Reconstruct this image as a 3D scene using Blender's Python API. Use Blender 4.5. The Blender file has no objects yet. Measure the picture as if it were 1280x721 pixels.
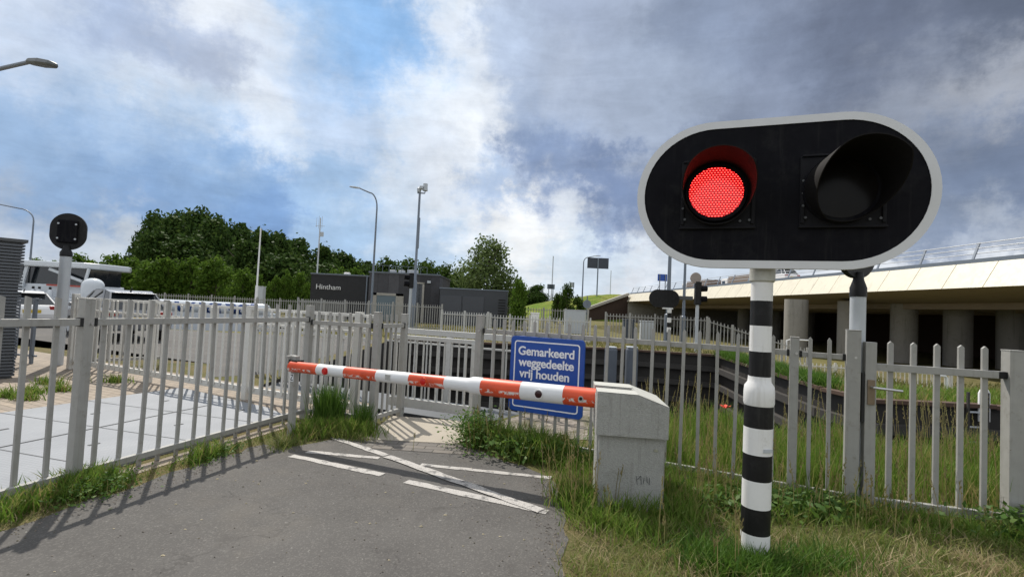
import bpy, math, random
import numpy as np
from mathutils import Vector, Matrix
from mathutils.geometry import delaunay_2d_cdt
random.seed(7); rng = np.random.default_rng(7)
PI = math.pi; rad = math.radians
S = bpy.context.scene; COL = S.collection

# ------------------------------------------------------------------ camera (surveyed from the photograph)
FPX, PITCH, ROLL, EYE = 631.0, rad(2.29), rad(2.72), 1.55
cR0 = Vector((1, 0, 0)); cU0 = Vector((0, -math.sin(PITCH), math.cos(PITCH))); cF = Vector((0, math.cos(PITCH), math.sin(PITCH)))
cR = cR0 * math.cos(ROLL) + cU0 * math.sin(ROLL); cU = cU0 * math.cos(ROLL) - cR0 * math.sin(ROLL)
EYEP = Vector((0, 0, EYE))
def ray(u, v): return cR * ((u - 640) / FPX) - cU * ((v - 360.5) / FPX) + cF
def G(u, v, z=0.0):                       # survey: ground point seen at a bearing
    d = ray(u, v); return EYEP + d * ((z - EYE) / d.z)
def D(u, v, y):                           # survey: point at a bearing and a distance ahead
    d = ray(u, v); return EYEP + d * (y / d.y)
cd = bpy.data.cameras.new('camera'); cam = bpy.data.objects.new('camera', cd); COL.objects.link(cam)
cd.sensor_width = 36; cd.sensor_fit = 'HORIZONTAL'; cd.lens = 36 * FPX / 1280; cd.clip_start = 0.05; cd.clip_end = 3000
mw = Matrix((( cR.x, cU.x, -cF.x, 0), (cR.y, cU.y, -cF.y, 0), (cR.z, cU.z, -cF.z, EYE), (0, 0, 0, 1)))
cam.matrix_world = mw; S.camera = cam

# ------------------------------------------------------------------ node helpers
def s2l(c):
    return tuple(((x / 255) / 12.92 if x / 255 <= .04045 else ((x / 255 + .055) / 1.055) ** 2.4) for x in c)
class NT:
    def __init__(s, tree): s.t = tree; s.n = tree.nodes; s.l = tree.links
    def node(s, typ, **kw):
        n = s.n.new(typ)
        for k, v in kw.items(): setattr(n, k, v)
        return n
    def link(s, a, b): s.l.new(a, b)
    def val(s, sock, v):
        if isinstance(v, bpy.types.NodeSocket): s.link(v, sock)
        elif v is not None:
            if hasattr(sock.default_value, '__len__') and not hasattr(v, '__len__'): v = (v,) * len(sock.default_value)
            if hasattr(sock.default_value, '__len__') and len(sock.default_value) == 4 and len(v) == 3: v = (*v, 1)
            sock.default_value = v
    def math(s, op, a, b=None, c=None, clamp=False):
        n = s.node('ShaderNodeMath', operation=op, use_clamp=clamp)
        s.val(n.inputs[0], a); s.val(n.inputs[1], b)
        if c is not None: s.val(n.inputs[2], c)
        return n.outputs[0]
    def vmath(s, op, a, b=None, scale=None):
        n = s.node('ShaderNodeVectorMath', operation=op)
        s.val(n.inputs[0], a)
        if b is not None: s.val(n.inputs[1], b)
        if scale is not None: s.val(n.inputs['Scale'], scale)
        return n.outputs['Value'] if op in ('DOT_PRODUCT', 'LENGTH', 'DISTANCE') else n.outputs[0]
    def noise(s, vec, scale, detail=4, rough=.55, dist=0, color=False, dims='3D'):
        n = s.node('ShaderNodeTexNoise', noise_dimensions=dims)
        if vec is not None: s.link(vec, n.inputs['Vector'])
        n.inputs['Scale'].default_value = scale; n.inputs['Detail'].default_value = detail
        n.inputs['Roughness'].default_value = rough; n.inputs['Distortion'].default_value = dist
        return n.outputs['Color' if color else 'Fac']
    def mix(s, f, a, b, mode='MIX'):
        n = s.node('ShaderNodeMix', data_type='RGBA', blend_type=mode)
        s.val(n.inputs[0], f); s.val(n.inputs[6], a); s.val(n.inputs[7], b)
        return n.outputs[2]
    def ramp(s, f, lo, hi, smooth=True):
        n = s.node('ShaderNodeMapRange', interpolation_type='SMOOTHSTEP' if smooth else 'LINEAR')
        s.val(n.inputs[0], f); n.inputs[1].default_value = lo; n.inputs[2].default_value = hi
        return n.outputs[0]

def mat_base(name):
    m = bpy.data.materials.new(name); m.use_nodes = True
    t = NT(m.node_tree); b = t.n['Principled BSDF']; out = t.n['Material Output']
    return m, t, b, out
def M(name, col, rough=.6, metal=0, var=.18, scale=6, bump=0, bscale=60, spec=.5, dirt=None, dirt_amt=.35, dirt_scale=9, dirt_lo=.5, streak=None, streak_amt=.4, streak_sc=(26, 26, 1.3), chips=None, chip_lo=.66):
    """painted / plain surface with uneven tone, optional stain patches and relief"""
    m, t, b, out = mat_base(name)
    tc = t.node('ShaderNodeTexCoord').outputs['Object']
    geo = t.node('ShaderNodeNewGeometry').outputs['Position']
    n = t.noise(geo, scale, 5, .6)
    k = t.math('ADD', t.math('MULTIPLY', t.math('SUBTRACT', n, .5), var * 2.2), 1.0)
    c = t.mix(1.0, (*col, 1), t.node('ShaderNodeCombineColor').outputs[0], 'MULTIPLY')
    cc = t.n[-1] if False else None
    comb = [x for x in t.n if x.bl_idname == 'ShaderNodeCombineColor'][-1]
    for i in range(3): t.link(k, comb.inputs[i])
    if dirt:
        f = t.ramp(t.noise(geo, dirt_scale, 6, .7), dirt_lo, dirt_lo + .2)
        c = t.mix(t.math('MULTIPLY', f, dirt_amt), c, (*dirt, 1))
    if streak:
        mp = t.node('ShaderNodeMapping'); t.link(geo, mp.inputs[0]); mp.inputs['Scale'].default_value = streak_sc
        f = t.ramp(t.noise(mp.outputs[0], 1, 5, .65), .52, .72)
        c = t.mix(t.math('MULTIPLY', f, streak_amt), c, (*streak, 1))
    if chips:
        f = t.ramp(t.noise(geo, 38, 5, .75), chip_lo, chip_lo + .03)
        c = t.mix(f, c, (*chips, 1))
    t.link(c, b.inputs['Base Color'])
    b.inputs['Metallic'].default_value = metal
    b.inputs['Specular IOR Level'].default_value = spec
    r = t.math('ADD', t.math('MULTIPLY', t.math('SUBTRACT', t.noise(geo, scale * 2.3, 3), .5), .25), rough)
    t.link(r, b.inputs['Roughness'])
    if bump:
        bn = t.node('ShaderNodeBump'); bn.inputs['Strength'].default_value = bump; bn.inputs['Distance'].default_value = .01
        t.link(t.noise(geo, bscale, 4, .6), bn.inputs['Height']); t.link(bn.outputs[0], b.inputs['Normal'])
    return m
def emit(name, col, strength):
    m, t, b, out = mat_base(name)
    b.inputs['Base Color'].default_value = (0, 0, 0, 1)
    b.inputs['Emission Color'].default_value = (*col, 1); b.inputs['Emission Strength'].default_value = strength
    return m
def leafy(name, cols, trans=.35, spec=.25, scale=.8, rough=.55, dry=None, dry_scale=.7, dry_lo=.5, dry_hi=.62):
    """blades and leaves: each one its own tint, patches of dry ones"""
    m, t, b, out = mat_base(name)
    g = t.node('ShaderNodeNewGeometry')
    isl = g.outputs['Random Per Island']
    r = t.node('ShaderNodeValToRGB'); t.link(isl, r.inputs[0])
    e = r.color_ramp.elements
    e[0].color = (*cols[0], 1); e[1].color = (*cols[-1], 1)
    for i in range(1, len(cols) - 1):
        x = e.new(i / (len(cols) - 1)); x.color = (*cols[i], 1)
    c = r.outputs[0]
    if dry:
        f = t.ramp(t.math('ADD', t.noise(g.outputs['Position'], dry_scale, 3), t.math('MULTIPLY', t.math('SUBTRACT', isl, .5), .3)), dry_lo, dry_hi)
        c = t.mix(f, c, (*dry, 1))
    t.link(c, b.inputs['Base Color']); b.inputs['Roughness'].default_value = rough
    b.inputs['Specular IOR Level'].default_value = spec
    tr = t.node('ShaderNodeBsdfTranslucent'); t.link(c, tr.inputs[0])
    ms = t.node('ShaderNodeMixShader'); ms.inputs[0].default_value = trans
    t.link(b.outputs[0], ms.inputs[1]); t.link(tr.outputs[0], ms.inputs[2]); t.link(ms.outputs[0], out.inputs[0])
    return m

# ------------------------------------------------------------------ mesh builder
class MB:
    def __init__(s): s.v = []; s.f = []; s.mi = []; s.sm = []
    def add(s, vs, fs, mi=0, smooth=False, mx=None):
        o = len(s.v)
        for p in vs:
            p = Vector(p)
            if mx is not None: p = mx @ p
            s.v.append(p)
        for f in fs: s.f.append([i + o for i in f]); s.mi.append(mi); s.sm.append(smooth)
        return s
    def box(s, c, d, mi=0, mx=None):
        x, y, z = (k / 2 for k in d); cx, cy, cz = c
        vs = [(cx + a * x, cy + b * y, cz + e * z) for a in (-1, 1) for b in (-1, 1) for e in (-1, 1)]
        fs = [(0, 1, 3, 2), (4, 6, 7, 5), (0, 4, 5, 1), (2, 3, 7, 6), (0, 2, 6, 4), (1, 5, 7, 3)]
        return s.add(vs, fs, mi, False, mx)
    def span(s, a, b, w, h, mi=0, up=(0, 0, 1)):
        """rectangular bar from a to b, w across, h tall"""
        a = Vector(a); b = Vector(b); d = b - a; L = d.length; d.normalize(); up = Vector(up)
        if abs(d.dot(up)) > .99: up = Vector((0, 1, 0))
        x = d.cross(up).normalized(); y = x.cross(d).normalized()
        mx = Matrix(((d.x, x.x, y.x, a.x), (d.y, x.y, y.y, a.y), (d.z, x.z, y.z, a.z), (0, 0, 0, 1)))
        return s.box((L / 2, 0, 0), (L, w, h), mi, mx)
    def tube(s, pts, rs, seg=14, mi=0, caps=True, smooth=True):
        """pts: polyline, rs: radius or list; mi may be a list per segment"""
        pts = [Vector(p) for p in pts]; n = len(pts)
        if not hasattr(rs, '__len__'): rs = [rs] * n
        o = len(s.v); px = None
        for i, p in enumerate(pts):
            d = (pts[min(i + 1, n - 1)] - pts[max(i - 1, 0)]).normalized()
            if px is None:
                a = Vector((0, 0, 1)) if abs(d.z) < .9 else Vector((1, 0, 0))
                px = a.cross(d).normalized()
            px = (px - d * px.dot(d)).normalized(); py = d.cross(px)
            for k in range(seg):
                t = 2 * PI * k / seg
                s.v.append(p + px * (rs[i] * math.cos(t)) + py * (rs[i] * math.sin(t)))
        for i in range(n - 1):
            m_ = mi[i] if hasattr(mi, '__len__') else mi
            for k in range(seg):
                k2 = (k + 1) % seg
                s.f.append([o + i * seg + k, o + i * seg + k2, o + (i + 1) * seg + k2, o + (i + 1) * seg + k]); s.mi.append(m_); s.sm.append(smooth)
        if caps:
            m0 = mi[0] if hasattr(mi, '__len__') else mi; m1 = mi[-1] if hasattr(mi, '__len__') else mi
            s.f.append([o + k for k in range(seg)][::-1]); s.mi.append(m0); s.sm.append(False)
            s.f.append([o + (n - 1) * seg + k for k in range(seg)]); s.mi.append(m1); s.sm.append(False)
        return s
    def prism(s, poly, z0, z1, mi=0, mx=None, smooth_side=False):
        n = len(poly)
        vs = [(p[0], p[1], z0) for p in poly] + [(p[0], p[1], z1) for p in poly]
        o = len(s.v)
        s.add(vs, [list(range(n))[::-1], list(range(n, 2 * n))], mi, False, mx)
        for i in range(n):
            j = (i + 1) % n
            s.f.append([o + i, o + j, o + n + j, o + n + i]); s.mi.append(mi); s.sm.append(smooth_side)
        return s
    def ball(s, c, r, seg=14, rings=8, mi=0, sz=1):
        vs = []; fs = []
        for i in range(rings + 1):
            t = PI * i / rings
            for k in range(seg):
                a = 2 * PI * k / seg
                vs.append((c[0] + r * math.sin(t) * math.cos(a), c[1] + r * math.sin(t) * math.sin(a), c[2] + r * sz * math.cos(t)))
        for i in range(rings):
            for k in range(seg):
                k2 = (k + 1) % seg
                fs.append((i * seg + k, (i + 1) * seg + k, (i + 1) * seg + k2, i * seg + k2))
        return s.add(vs, fs, mi, True)
    def mesh(s, name, mats):
        me = bpy.data.meshes.new(name); me.from_pydata([tuple(p) for p in s.v], [], s.f)
        for m in (mats if isinstance(mats, (list, tuple)) else [mats]): me.materials.append(m)
        me.polygons.foreach_set('material_index', s.mi); me.polygons.foreach_set('use_smooth', s.sm)
        me.update()
        if any(s.sm): me.set_sharp_from_angle(angle=rad(38))
        return me
    def build(s, name, mats, parent=None, bevel=0, loc=(0, 0, 0), rot=None, label=None):
        return place(s.mesh(name, mats), name, parent, bevel, loc, rot, label)
def place(me, name, parent=None, bevel=0, loc=(0, 0, 0), rot=None, label=None):
    o = bpy.data.objects.new(name, me); COL.objects.link(o)
    o.location = loc
    if rot: o.rotation_euler = rot
    if parent: o.parent = parent
    if bevel:
        b = o.modifiers.new('bevel', 'BEVEL'); b.width = bevel; b.segments = 2; b.limit_method = 'ANGLE'; b.angle_limit = rad(40); b.harden_normals = False
    if label: o['label'] = label
    return o
def tag(o, label, cat, group=None, kind=None):
    if label: o['label'] = label
    if cat: o['category'] = cat
    if group: o['group'] = group
    if kind: o['kind'] = kind
    return o
def thing(name, label, cat, loc=(0, 0, 0), rz=0, group=None):
    o = bpy.data.objects.new(name, None); COL.objects.link(o); o.empty_display_size = .2
    o.location = loc; o.rotation_euler = (0, 0, rz)
    return tag(o, label, cat, group)
def structure(o): o['kind'] = 'structure'; return o
def stuff(o, label, cat): return tag(o, label, cat, None, 'stuff')
def dup(root, loc, rz=0, label=None, group=None, scale=None):
    def cp(o, par):
        c = o.copy(); COL.objects.link(c)
        if par is not None: c.parent = par
        for ch in o.children: cp(ch, c)
        return c
    c = cp(root, None); c.location = loc; c.rotation_euler = (0, 0, rz)
    if label: c['label'] = label
    if group: c['group'] = group
    if scale: c.scale = scale
    return c
def text(body, size, mat, parent, name, mx, align='CENTER', offset=0, extrude=.002, space=1.0):
    cu = bpy.data.curves.new(name, 'FONT'); cu.body = body; cu.size = size; cu.align_x = align; cu.align_y = 'CENTER'
    cu.extrude = extrude; cu.offset = offset; cu.space_character = space
    cu.materials.append(mat)
    tmp = bpy.data.objects.new(name, cu); COL.objects.link(tmp)
    me = bpy.data.meshes.new_from_object(tmp.evaluated_get(bpy.context.evaluated_depsgraph_get()))
    bpy.data.objects.remove(tmp); me.name = name
    o = bpy.data.objects.new(name, me); COL.objects.link(o)
    o.parent = parent; o.matrix_local = mx
    return o

# ------------------------------------------------------------------ materials
m_galv = M('fence_grey_paint', (.335, .33, .31), .5, 0, .14, 11, .08, 120, dirt=(.20, .19, .155), dirt_amt=.6, dirt_scale=13, dirt_lo=.54, streak=(.22, .21, .175), streak_amt=.4, chips=(.16, .11, .075), chip_lo=.70)
m_galv_pale = M('fence_pale_paint', (.60, .59, .55), .5, 0, .1, 5, .05, 90, dirt=(.33, .32, .27), dirt_amt=.3, dirt_scale=10, dirt_lo=.56)
m_railwhite = M('railing_white', (.52, .52, .50), .5, 0, .1, 10, dirt=(.3, .28, .24), dirt_amt=.4, dirt_scale=16)
m_white = M('white_paint', (.78, .78, .77), .45, 0, .06, 10, .04, 90, dirt=(.45, .43, .38), dirt_amt=.4, dirt_scale=16, dirt_lo=.56, streak=(.5, .48, .44), streak_amt=.35, chips=(.3, .29, .27), chip_lo=.71)
m_black = M('black_paint', (.007, .007, .008), .5, 0, .3, 12, .08, 90, spec=.3, dirt=(.03, .03, .03), dirt_amt=.4, streak=(.04, .04, .038), streak_amt=.4, chips=(.14, .14, .14), chip_lo=.69)
m_matt_black = M('matt_black_sheet', (.0055, .0055, .008), .85, 0, .3, 7, .05, 200, spec=.16, dirt=(.016, .016, .017), dirt_amt=.7, dirt_scale=5, dirt_lo=.5, streak=(.022, .022, .022), streak_amt=.45)
m_rubber = M('black_rubber', (.015, .015, .015), .7, 0, .2, 20)
m_steelgrey = M('grey_mast_paint', (.17, .20, .245), .45, .1, .1, 5)
m_lightgrey = M('light_grey_paint', (.47, .50, .53), .45, 0, .1, 8, .03, 90)
m_darkgrey = M('dark_grey_paint', (.07, .075, .08), .5, 0, .15, 6)
m_conc_box = M('rough_cast_grey', (.37, .37, .35), .85, 0, .32, 75, .9, 120, dirt=(.22, .22, .19), dirt_amt=.4, dirt_scale=5, streak=(.20, .20, .175), streak_amt=.4)
m_conc_lid = M('lid_grey', (.47, .47, .43), .65, 0, .1, 12, .2, 160, dirt=(.25, .24, .2), dirt_amt=.3)
m_column = M('shaded_column_concrete', (.27, .255, .23), .85, 0, .2, 1.2, .2, 20, dirt=(.14, .13, .11), dirt_amt=.5, dirt_scale=1.2, streak=(.12, .11, .095), streak_amt=.6, streak_sc=(4, 4, .3))  # base grey darkened to carry the deck's shade; patches and streaks are stains
m_concrete = M('concrete', (.36, .34, .30), .85, 0, .2, 4, .3, 40, dirt=(.16, .15, .12), dirt_amt=.5, dirt_scale=3)
m_fascia = M('cream_fascia_panel', (.60, .555, .44), .5, 0, .05, 1.5, 0, dirt=(.45, .41, .33), dirt_amt=.35, dirt_scale=.7, streak=(.36, .33, .26), streak_amt=.5, streak_sc=(2.2, 2.2, .25))
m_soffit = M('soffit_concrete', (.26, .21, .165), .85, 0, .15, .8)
m_blue = M('sign_blue', (.008, .07, .36), .35, 0, .06, 8, dirt=(.02, .05, .17), dirt_amt=.5, dirt_scale=20, dirt_lo=.62)
m_signwhite = M('sign_white', (.82, .84, .88), .4, 0, .03, 10)
m_glass = M('dark_glass', (.012, .016, .02), .08, 0, .1, 3, spec=.8)
m_rust = M('rusty_steel', (.085, .05, .033), .8, 0, .3, 5, .2, 40)
m_timber_wet = M('dark_wet_timber', (.024, .021, .018), .7, 0, .35, 1.5, .3, 18)
m_beam = M('weathered_guide_beam', (.042, .038, .034), .75, 0, .3, 2, .2, 30)
m_brown = M('brown_boarding', (.045, .026, .018), .8, 0, .2, 1.2)
m_orange = M('orange_retroreflective', (.80, .075, .012), .4, 0, .08, 9)
m_red = M('red_reflector', (.55, .01, .008), .15, 0, .1, 30)
m_brass = M('brass_plate', (.22, .165, .11), .5, .3, .2, 30)
m_steel = M('bright_steel', (.55, .55, .55), .3, .8, .1, 30)
m_bark = M('bark', (.10, .08, .06), .9, 0, .3, 8, .4, 30)
m_cargrey = M('silver_car_paint', (.22, .23, .25), .25, .3, .03, 2)
m_carwhite = M('white_car_paint', (.8, .8, .8), .2, 0, .03, 2)
m_tyre = M('tyre', (.018, .018, .018), .8, 0, .1, 20)
m_tail = M('tail_light', (.30, .01, .01), .2, 0, .1, 20)
m_boatwhite = M('white_gelcoat', (.62, .66, .70), .2, 0, .03, 1.5)
m_boatblue = M('blue_hull_paint', (.02, .06, .22), .3, 0, .1, 4)
m_boatred = M('red_stripe', (.45, .06, .04), .3)

def worn(name, base, under, lo, hi, zlo, zhi):
    m, t, b, out = mat_base(name)
    tc = t.node('ShaderNodeTexCoord').outputs['Object']
    sep = t.node('ShaderNodeSeparateXYZ'); t.link(tc, sep.inputs[0])
    n = t.noise(tc, 16, 6, .75, .6)
    band = t.math('MULTIPLY', t.ramp(sep.outputs[2], zlo - .012, zlo + .008), t.ramp(t.math('MULTIPLY', sep.outputs[2], -1), -zhi - .012, -zhi + .008))
    f = t.math('MULTIPLY', t.ramp(n, lo, hi), band)
    tone = t.mix(t.ramp(t.noise(tc, 5, 4), .35, .7), (*base, 1), (*[x * .72 for x in base], 1))
    t.link(t.mix(f, tone, (*under, 1)), b.inputs['Base Color'])
    b.inputs['Roughness'].default_value = .42
    return m
m_boomred = worn('worn_orange_red_film', (.78, .085, .02), (.75, .73, .70), .50, .53, -.036, -.012)
m_boomwhite = M('boom_white_film', (.76, .77, .78), .4, 0, .06, 9, dirt=(.5, .48, .45), dirt_amt=.25, dirt_scale=12, dirt_lo=.6)

def brick(name, c1, c2, mortar, w, h, ms, bumpk=.4, rough=.85, scale=1, use='Object', noise_amt=.35):
    m, t, b, out = mat_base(name)
    tc = t.node('ShaderNodeTexCoord').outputs[use]
    br = t.node('ShaderNodeTexBrick'); t.link(tc, br.inputs['Vector'])
    br.inputs['Color1'].default_value = (*c1, 1); br.inputs['Color2'].default_value = (*c2, 1); br.inputs['Mortar'].default_value = (*mortar, 1)
    br.inputs['Scale'].default_value = scale; br.inputs['Brick Width'].default_value = w; br.inputs['Row Height'].default_value = h; br.inputs['Mortar Size'].default_value = ms
    n = t.noise(tc, 3, 5, .65)
    k = t.math('ADD', t.math('MULTIPLY', t.math('SUBTRACT', n, .5), noise_amt * 2), 1)
    cb = t.node('ShaderNodeCombineColor'); [t.link(k, cb.inputs[i]) for i in range(3)]
    t.link(t.mix(1, br.outputs[0], cb.outputs[0], 'MULTIPLY'), b.inputs['Base Color']); b.inputs['Roughness'].default_value = rough
    bn = t.node('ShaderNodeBump'); bn.inputs['Strength'].default_value = bumpk; bn.inputs['Distance'].default_value = .01; bn.invert = True
    t.link(br.outputs['Fac'], bn.inputs['Height']); t.link(bn.outputs[0], b.inputs['Normal'])
    return m
m_brickwall = brick('dark_long_brick', (.040, .040, .045), (.085, .084, .092), (.025, .025, .027), .9, .12, .012)
m_paving = brick('worn_brick_paving', (.33, .27, .21), (.25, .21, .17), (.12, .10, .07), .22, .11, .006)
m_pavers = brick('grey_brown_pavers', (.17, .15, .13), (.12, .11, .10), (.05, .045, .035), .22, .11, .006)

def m_asphalt():
    m, t, b, out = mat_base('asphalt')
    g = t.node('ShaderNodeNewGeometry').outputs['Position']
    fine = t.noise(g, 180, 3, .7); med = t.noise(g, 1.1, 5, .6); agg = t.node('ShaderNodeTexVoronoi'); agg.inputs['Scale'].default_value = 110; t.link(g, agg.inputs['Vector'])
    c = t.mix(t.ramp(med, .3, .7), (.074, .070, .066, 1), (.100, .095, .089, 1))
    c = t.mix(t.math('MULTIPLY', t.ramp(agg.outputs['Color'], .55, .95), .45), c, (.19, .18, .165, 1))
    c = t.mix(t.math('MULTIPLY', t.ramp(fine, .5, .75), .5), c, (.055, .052, .05, 1))
    pale = t.ramp(t.noise(g, 26, 2, .5), .71, .74)
    c = t.mix(t.math('MULTIPLY', pale, .35), c, (.35, .34, .31, 1))
    wv = t.vmath('ADD', g, t.vmath('SCALE', t.vmath('SUBTRACT', t.noise(g, 1.6, 5, .6, color=True), (.5, .5, .5)), scale=.9))
    ck = t.node('ShaderNodeTexVoronoi', feature='DISTANCE_TO_EDGE'); ck.inputs['Scale'].default_value = .42; t.link(wv, ck.inputs['Vector'])
    crack = t.math('MULTIPLY', t.ramp(t.math('MULTIPLY', ck.outputs['Distance'], -1), -.006, -.001), t.ramp(t.noise(g, .9, 3), .48, .56))
    c = t.mix(t.math('MULTIPLY', crack, .35), c, (.03, .028, .025, 1))
    st = t.ramp(t.noise(g, 2.6, 6, .7, .6), .56, .70)
    c = t.mix(t.math('MULTIPLY', st, .45), c, (.055, .05, .046, 1))
    du = t.ramp(t.noise(g, .7, 5, .65), .52, .68)
    c = t.mix(t.math('MULTIPLY', du, .35), c, (.135, .12, .10, 1))
    t.link(c, b.inputs['Base Color']); b.inputs['Roughness'].default_value = .85; b.inputs['Specular IOR Level'].default_value = .35
    bn = t.node('ShaderNodeBump'); bn.inputs['Strength'].default_value = .5; bn.inputs['Distance'].default_value = .006
    t.link(t.noise(g, 150, 3, .7), bn.inputs['Height']); t.link(bn.outputs[0], b.inputs['Normal'])
    return m
m_asph = m_asphalt()
def m_marking():
    m, t, b, out = mat_base('worn_road_paint')
    g = t.node('ShaderNodeNewGeometry').outputs['Position']
    n = t.ramp(t.noise(g, 9, 6, .8), .52, .60)
    n2 = t.ramp(t.noise(g, 120, 3, .75), .52, .60)
    c = t.mix(t.math('MAXIMUM', n, t.math('MULTIPLY', n2, .75)), (.43, .41, .385, 1), (.13, .125, .12, 1))
    t.link(c, b.inputs['Base Color']); b.inputs['Roughness'].default_value = .7
    return m
m_mark = m_marking()
def m_soil():
    m, t, b, out = mat_base('verge_soil')
    g = t.node('ShaderNodeNewGeometry').outputs['Position']
    a = t.ramp(t.noise(g, 1.3, 5, .6), .38, .62); d = t.noise(g, 45, 5, .7)
    far = t.ramp(t.noise(g, .12, 4, .6), .35, .65)
    c = t.mix(a, (.15, .12, .065, 1), (.075, .085, .03, 1))
    c = t.mix(t.math('MULTIPLY', far, .5), c, (.17, .16, .05, 1))
    c = t.mix(t.math('MULTIPLY', t.ramp(d, .45, .7), .6), c, (.26, .21, .12, 1))
    t.link(c, b.inputs['Base Color']); b.inputs['Roughness'].default_value = .95; b.inputs['Specular IOR Level'].default_value = .1
    bn = t.node('ShaderNodeBump'); bn.inputs['Strength'].default_value = .8; bn.inputs['Distance'].default_value = .03
    t.link(d, bn.inputs['Height']); t.link(bn.outputs[0], b.inputs['Normal'])
    return m
m_ground = m_soil()
def m_gravelmat():
    m, t, b, out = mat_base('stony_bank')
    g = t.node('ShaderNodeNewGeometry').outputs['Position']
    v = t.node('ShaderNodeTexVoronoi'); v.inputs['Scale'].default_value = 16; t.link(g, v.inputs['Vector'])
    c = t.mix(v.outputs['Color'], (.14, .12, .10, 1), (.30, .26, .22, 1))
    c = t.mix(t.ramp(t.noise(g, 2, 4), .5, .65), c, (.10, .09, .05, 1))
    t.link(c, b.inputs['Base Color']); b.inputs['Roughness'].default_value = .9
    bn = t.node('ShaderNodeBump'); bn.inputs['Strength'].default_value = .8; bn.inputs['Distance'].default_value = .03
    t.link(v.outputs['Distance'], bn.inputs['Height']); t.link(bn.outputs[0], b.inputs['Normal'])
    return m
m_gravel = m_gravelmat()
def m_deckmat():
    m, t, b, out = mat_base('studded_steel_deck')
    tc = t.node('ShaderNodeTexCoord').outputs['Object']
    v = t.node('ShaderNodeTexVoronoi'); v.inputs['Scale'].default_value = 26; v.inputs['Randomness'].default_value = 0.1; t.link(tc, v.inputs['Vector'])
    n = t.noise(tc, 1.2, 5, .6)
    c = t.mix(t.ramp(n, .3, .7), (.215, .232, .258, 1), (.275, .292, .318, 1))
    c = t.mix(t.math('MULTIPLY', t.ramp(v.outputs['Distance'], .0, .35), .25), (.62, .64, .67, 1), c) if False else t.mix(t.math('MULTIPLY', t.ramp(v.outputs['Distance'], .25, .5), .35), c, (.145, .155, .17, 1))
    stain = t.ramp(t.noise(tc, 2.5, 6, .7, .5), .6, .75)
    c = t.mix(t.math('MULTIPLY', stain, .6), c, (.16, .16, .16, 1))
    t.link(c, b.inputs['Base Color']); b.inputs['Roughness'].default_value = .6; b.inputs['Metallic'].default_value = .0
    bn = t.node('ShaderNodeBump'); bn.inputs['Strength'].default_value = .5; bn.inputs['Distance'].default_value = .006; bn.invert = True
    t.link(v.outputs['Distance'], bn.inputs['Height']); t.link(bn.outputs[0], b.inputs['Normal'])
    return m
m_deck = m_deckmat()
def m_watermat():
    m, t, b, out = mat_base('canal_water')
    g = t.node('ShaderNodeNewGeometry').outputs['Position']
    b.inputs['Base Color'].default_value = (.018, .022, .018, 1); b.inputs['Roughness'].default_value = .08
    bn = t.node('ShaderNodeBump'); bn.inputs['Strength'].default_value = .25; bn.inputs['Distance'].default_value = .05
    t.link(t.noise(g, 2.5, 4, .6), bn.inputs['Height']); t.link(bn.outputs[0], b.inputs['Normal'])
    return m
m_water = m_watermat()
m_hill = None
def m_hillmat():
    m, t, b, out = mat_base('embankment_grass')
    g = t.node('ShaderNodeNewGeometry').outputs['Position']
    c = t.mix(t.ramp(t.noise(g, .25, 5, .65), .38, .62), (.11, .18, .02, 1), (.20, .22, .045, 1))
    c = t.mix(t.math('MULTIPLY', t.ramp(t.noise(g, 1.6, 4, .7), .5, .7), .6), c, (.20, .17, .06, 1))
    t.link(c, b.inputs['Base Color']); b.inputs['Roughness'].default_value = .95; b.inputs['Specular IOR Level'].default_value = .1
    bn = t.node('ShaderNodeBump'); bn.inputs['Strength'].default_value = 1; bn.inputs['Distance'].default_value = .3
    t.link(t.noise(g, 2.5, 4, .7), bn.inputs['Height']); t.link(bn.outputs[0], b.inputs['Normal'])
    return m
m_hill = m_hillmat()
m_grass = leafy('tall_green_grass', [(.085, .16, .018), (.13, .23, .03), (.18, .26, .05), (.25, .24, .08)], .45, dry=(.33, .27, .11), dry_lo=.60, dry_hi=.74, dry_scale=1.3)
m_grassdry = leafy('dry_grass', [(.11, .18, .028), (.16, .21, .045), (.27, .25, .09), (.09, .17, .025)], .4, dry=(.42, .34, .20), dry_lo=.55, dry_hi=.68, dry_scale=1.7)
m_weed = leafy('weed_leaf', [(.05, .11, .018), (.085, .17, .03), (.13, .19, .04)], .4)
m_horsetail = leafy('horsetail_green', [(.05, .115, .015), (.08, .17, .022), (.12, .20, .035)], .42)
m_darkleaf = leafy('dark_wood_leaf', [(.028, .056, .014), (.044, .082, .019), (.066, .105, .024)], .3, spec=.04)
m_midleaf = leafy('mid_green_leaf', [(.03, .06, .012), (.05, .09, .016), (.075, .115, .022)], .35, spec=.04)
m_lightleaf = leafy('bright_green_leaf', [(.05, .10, .014), (.08, .145, .02), (.12, .19, .03)], .4, spec=.04)
m_willow = leafy('grey_green_leaf', [(.075, .11, .035), (.11, .155, .05), (.15, .20, .075)], .35, spec=.04)

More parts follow.
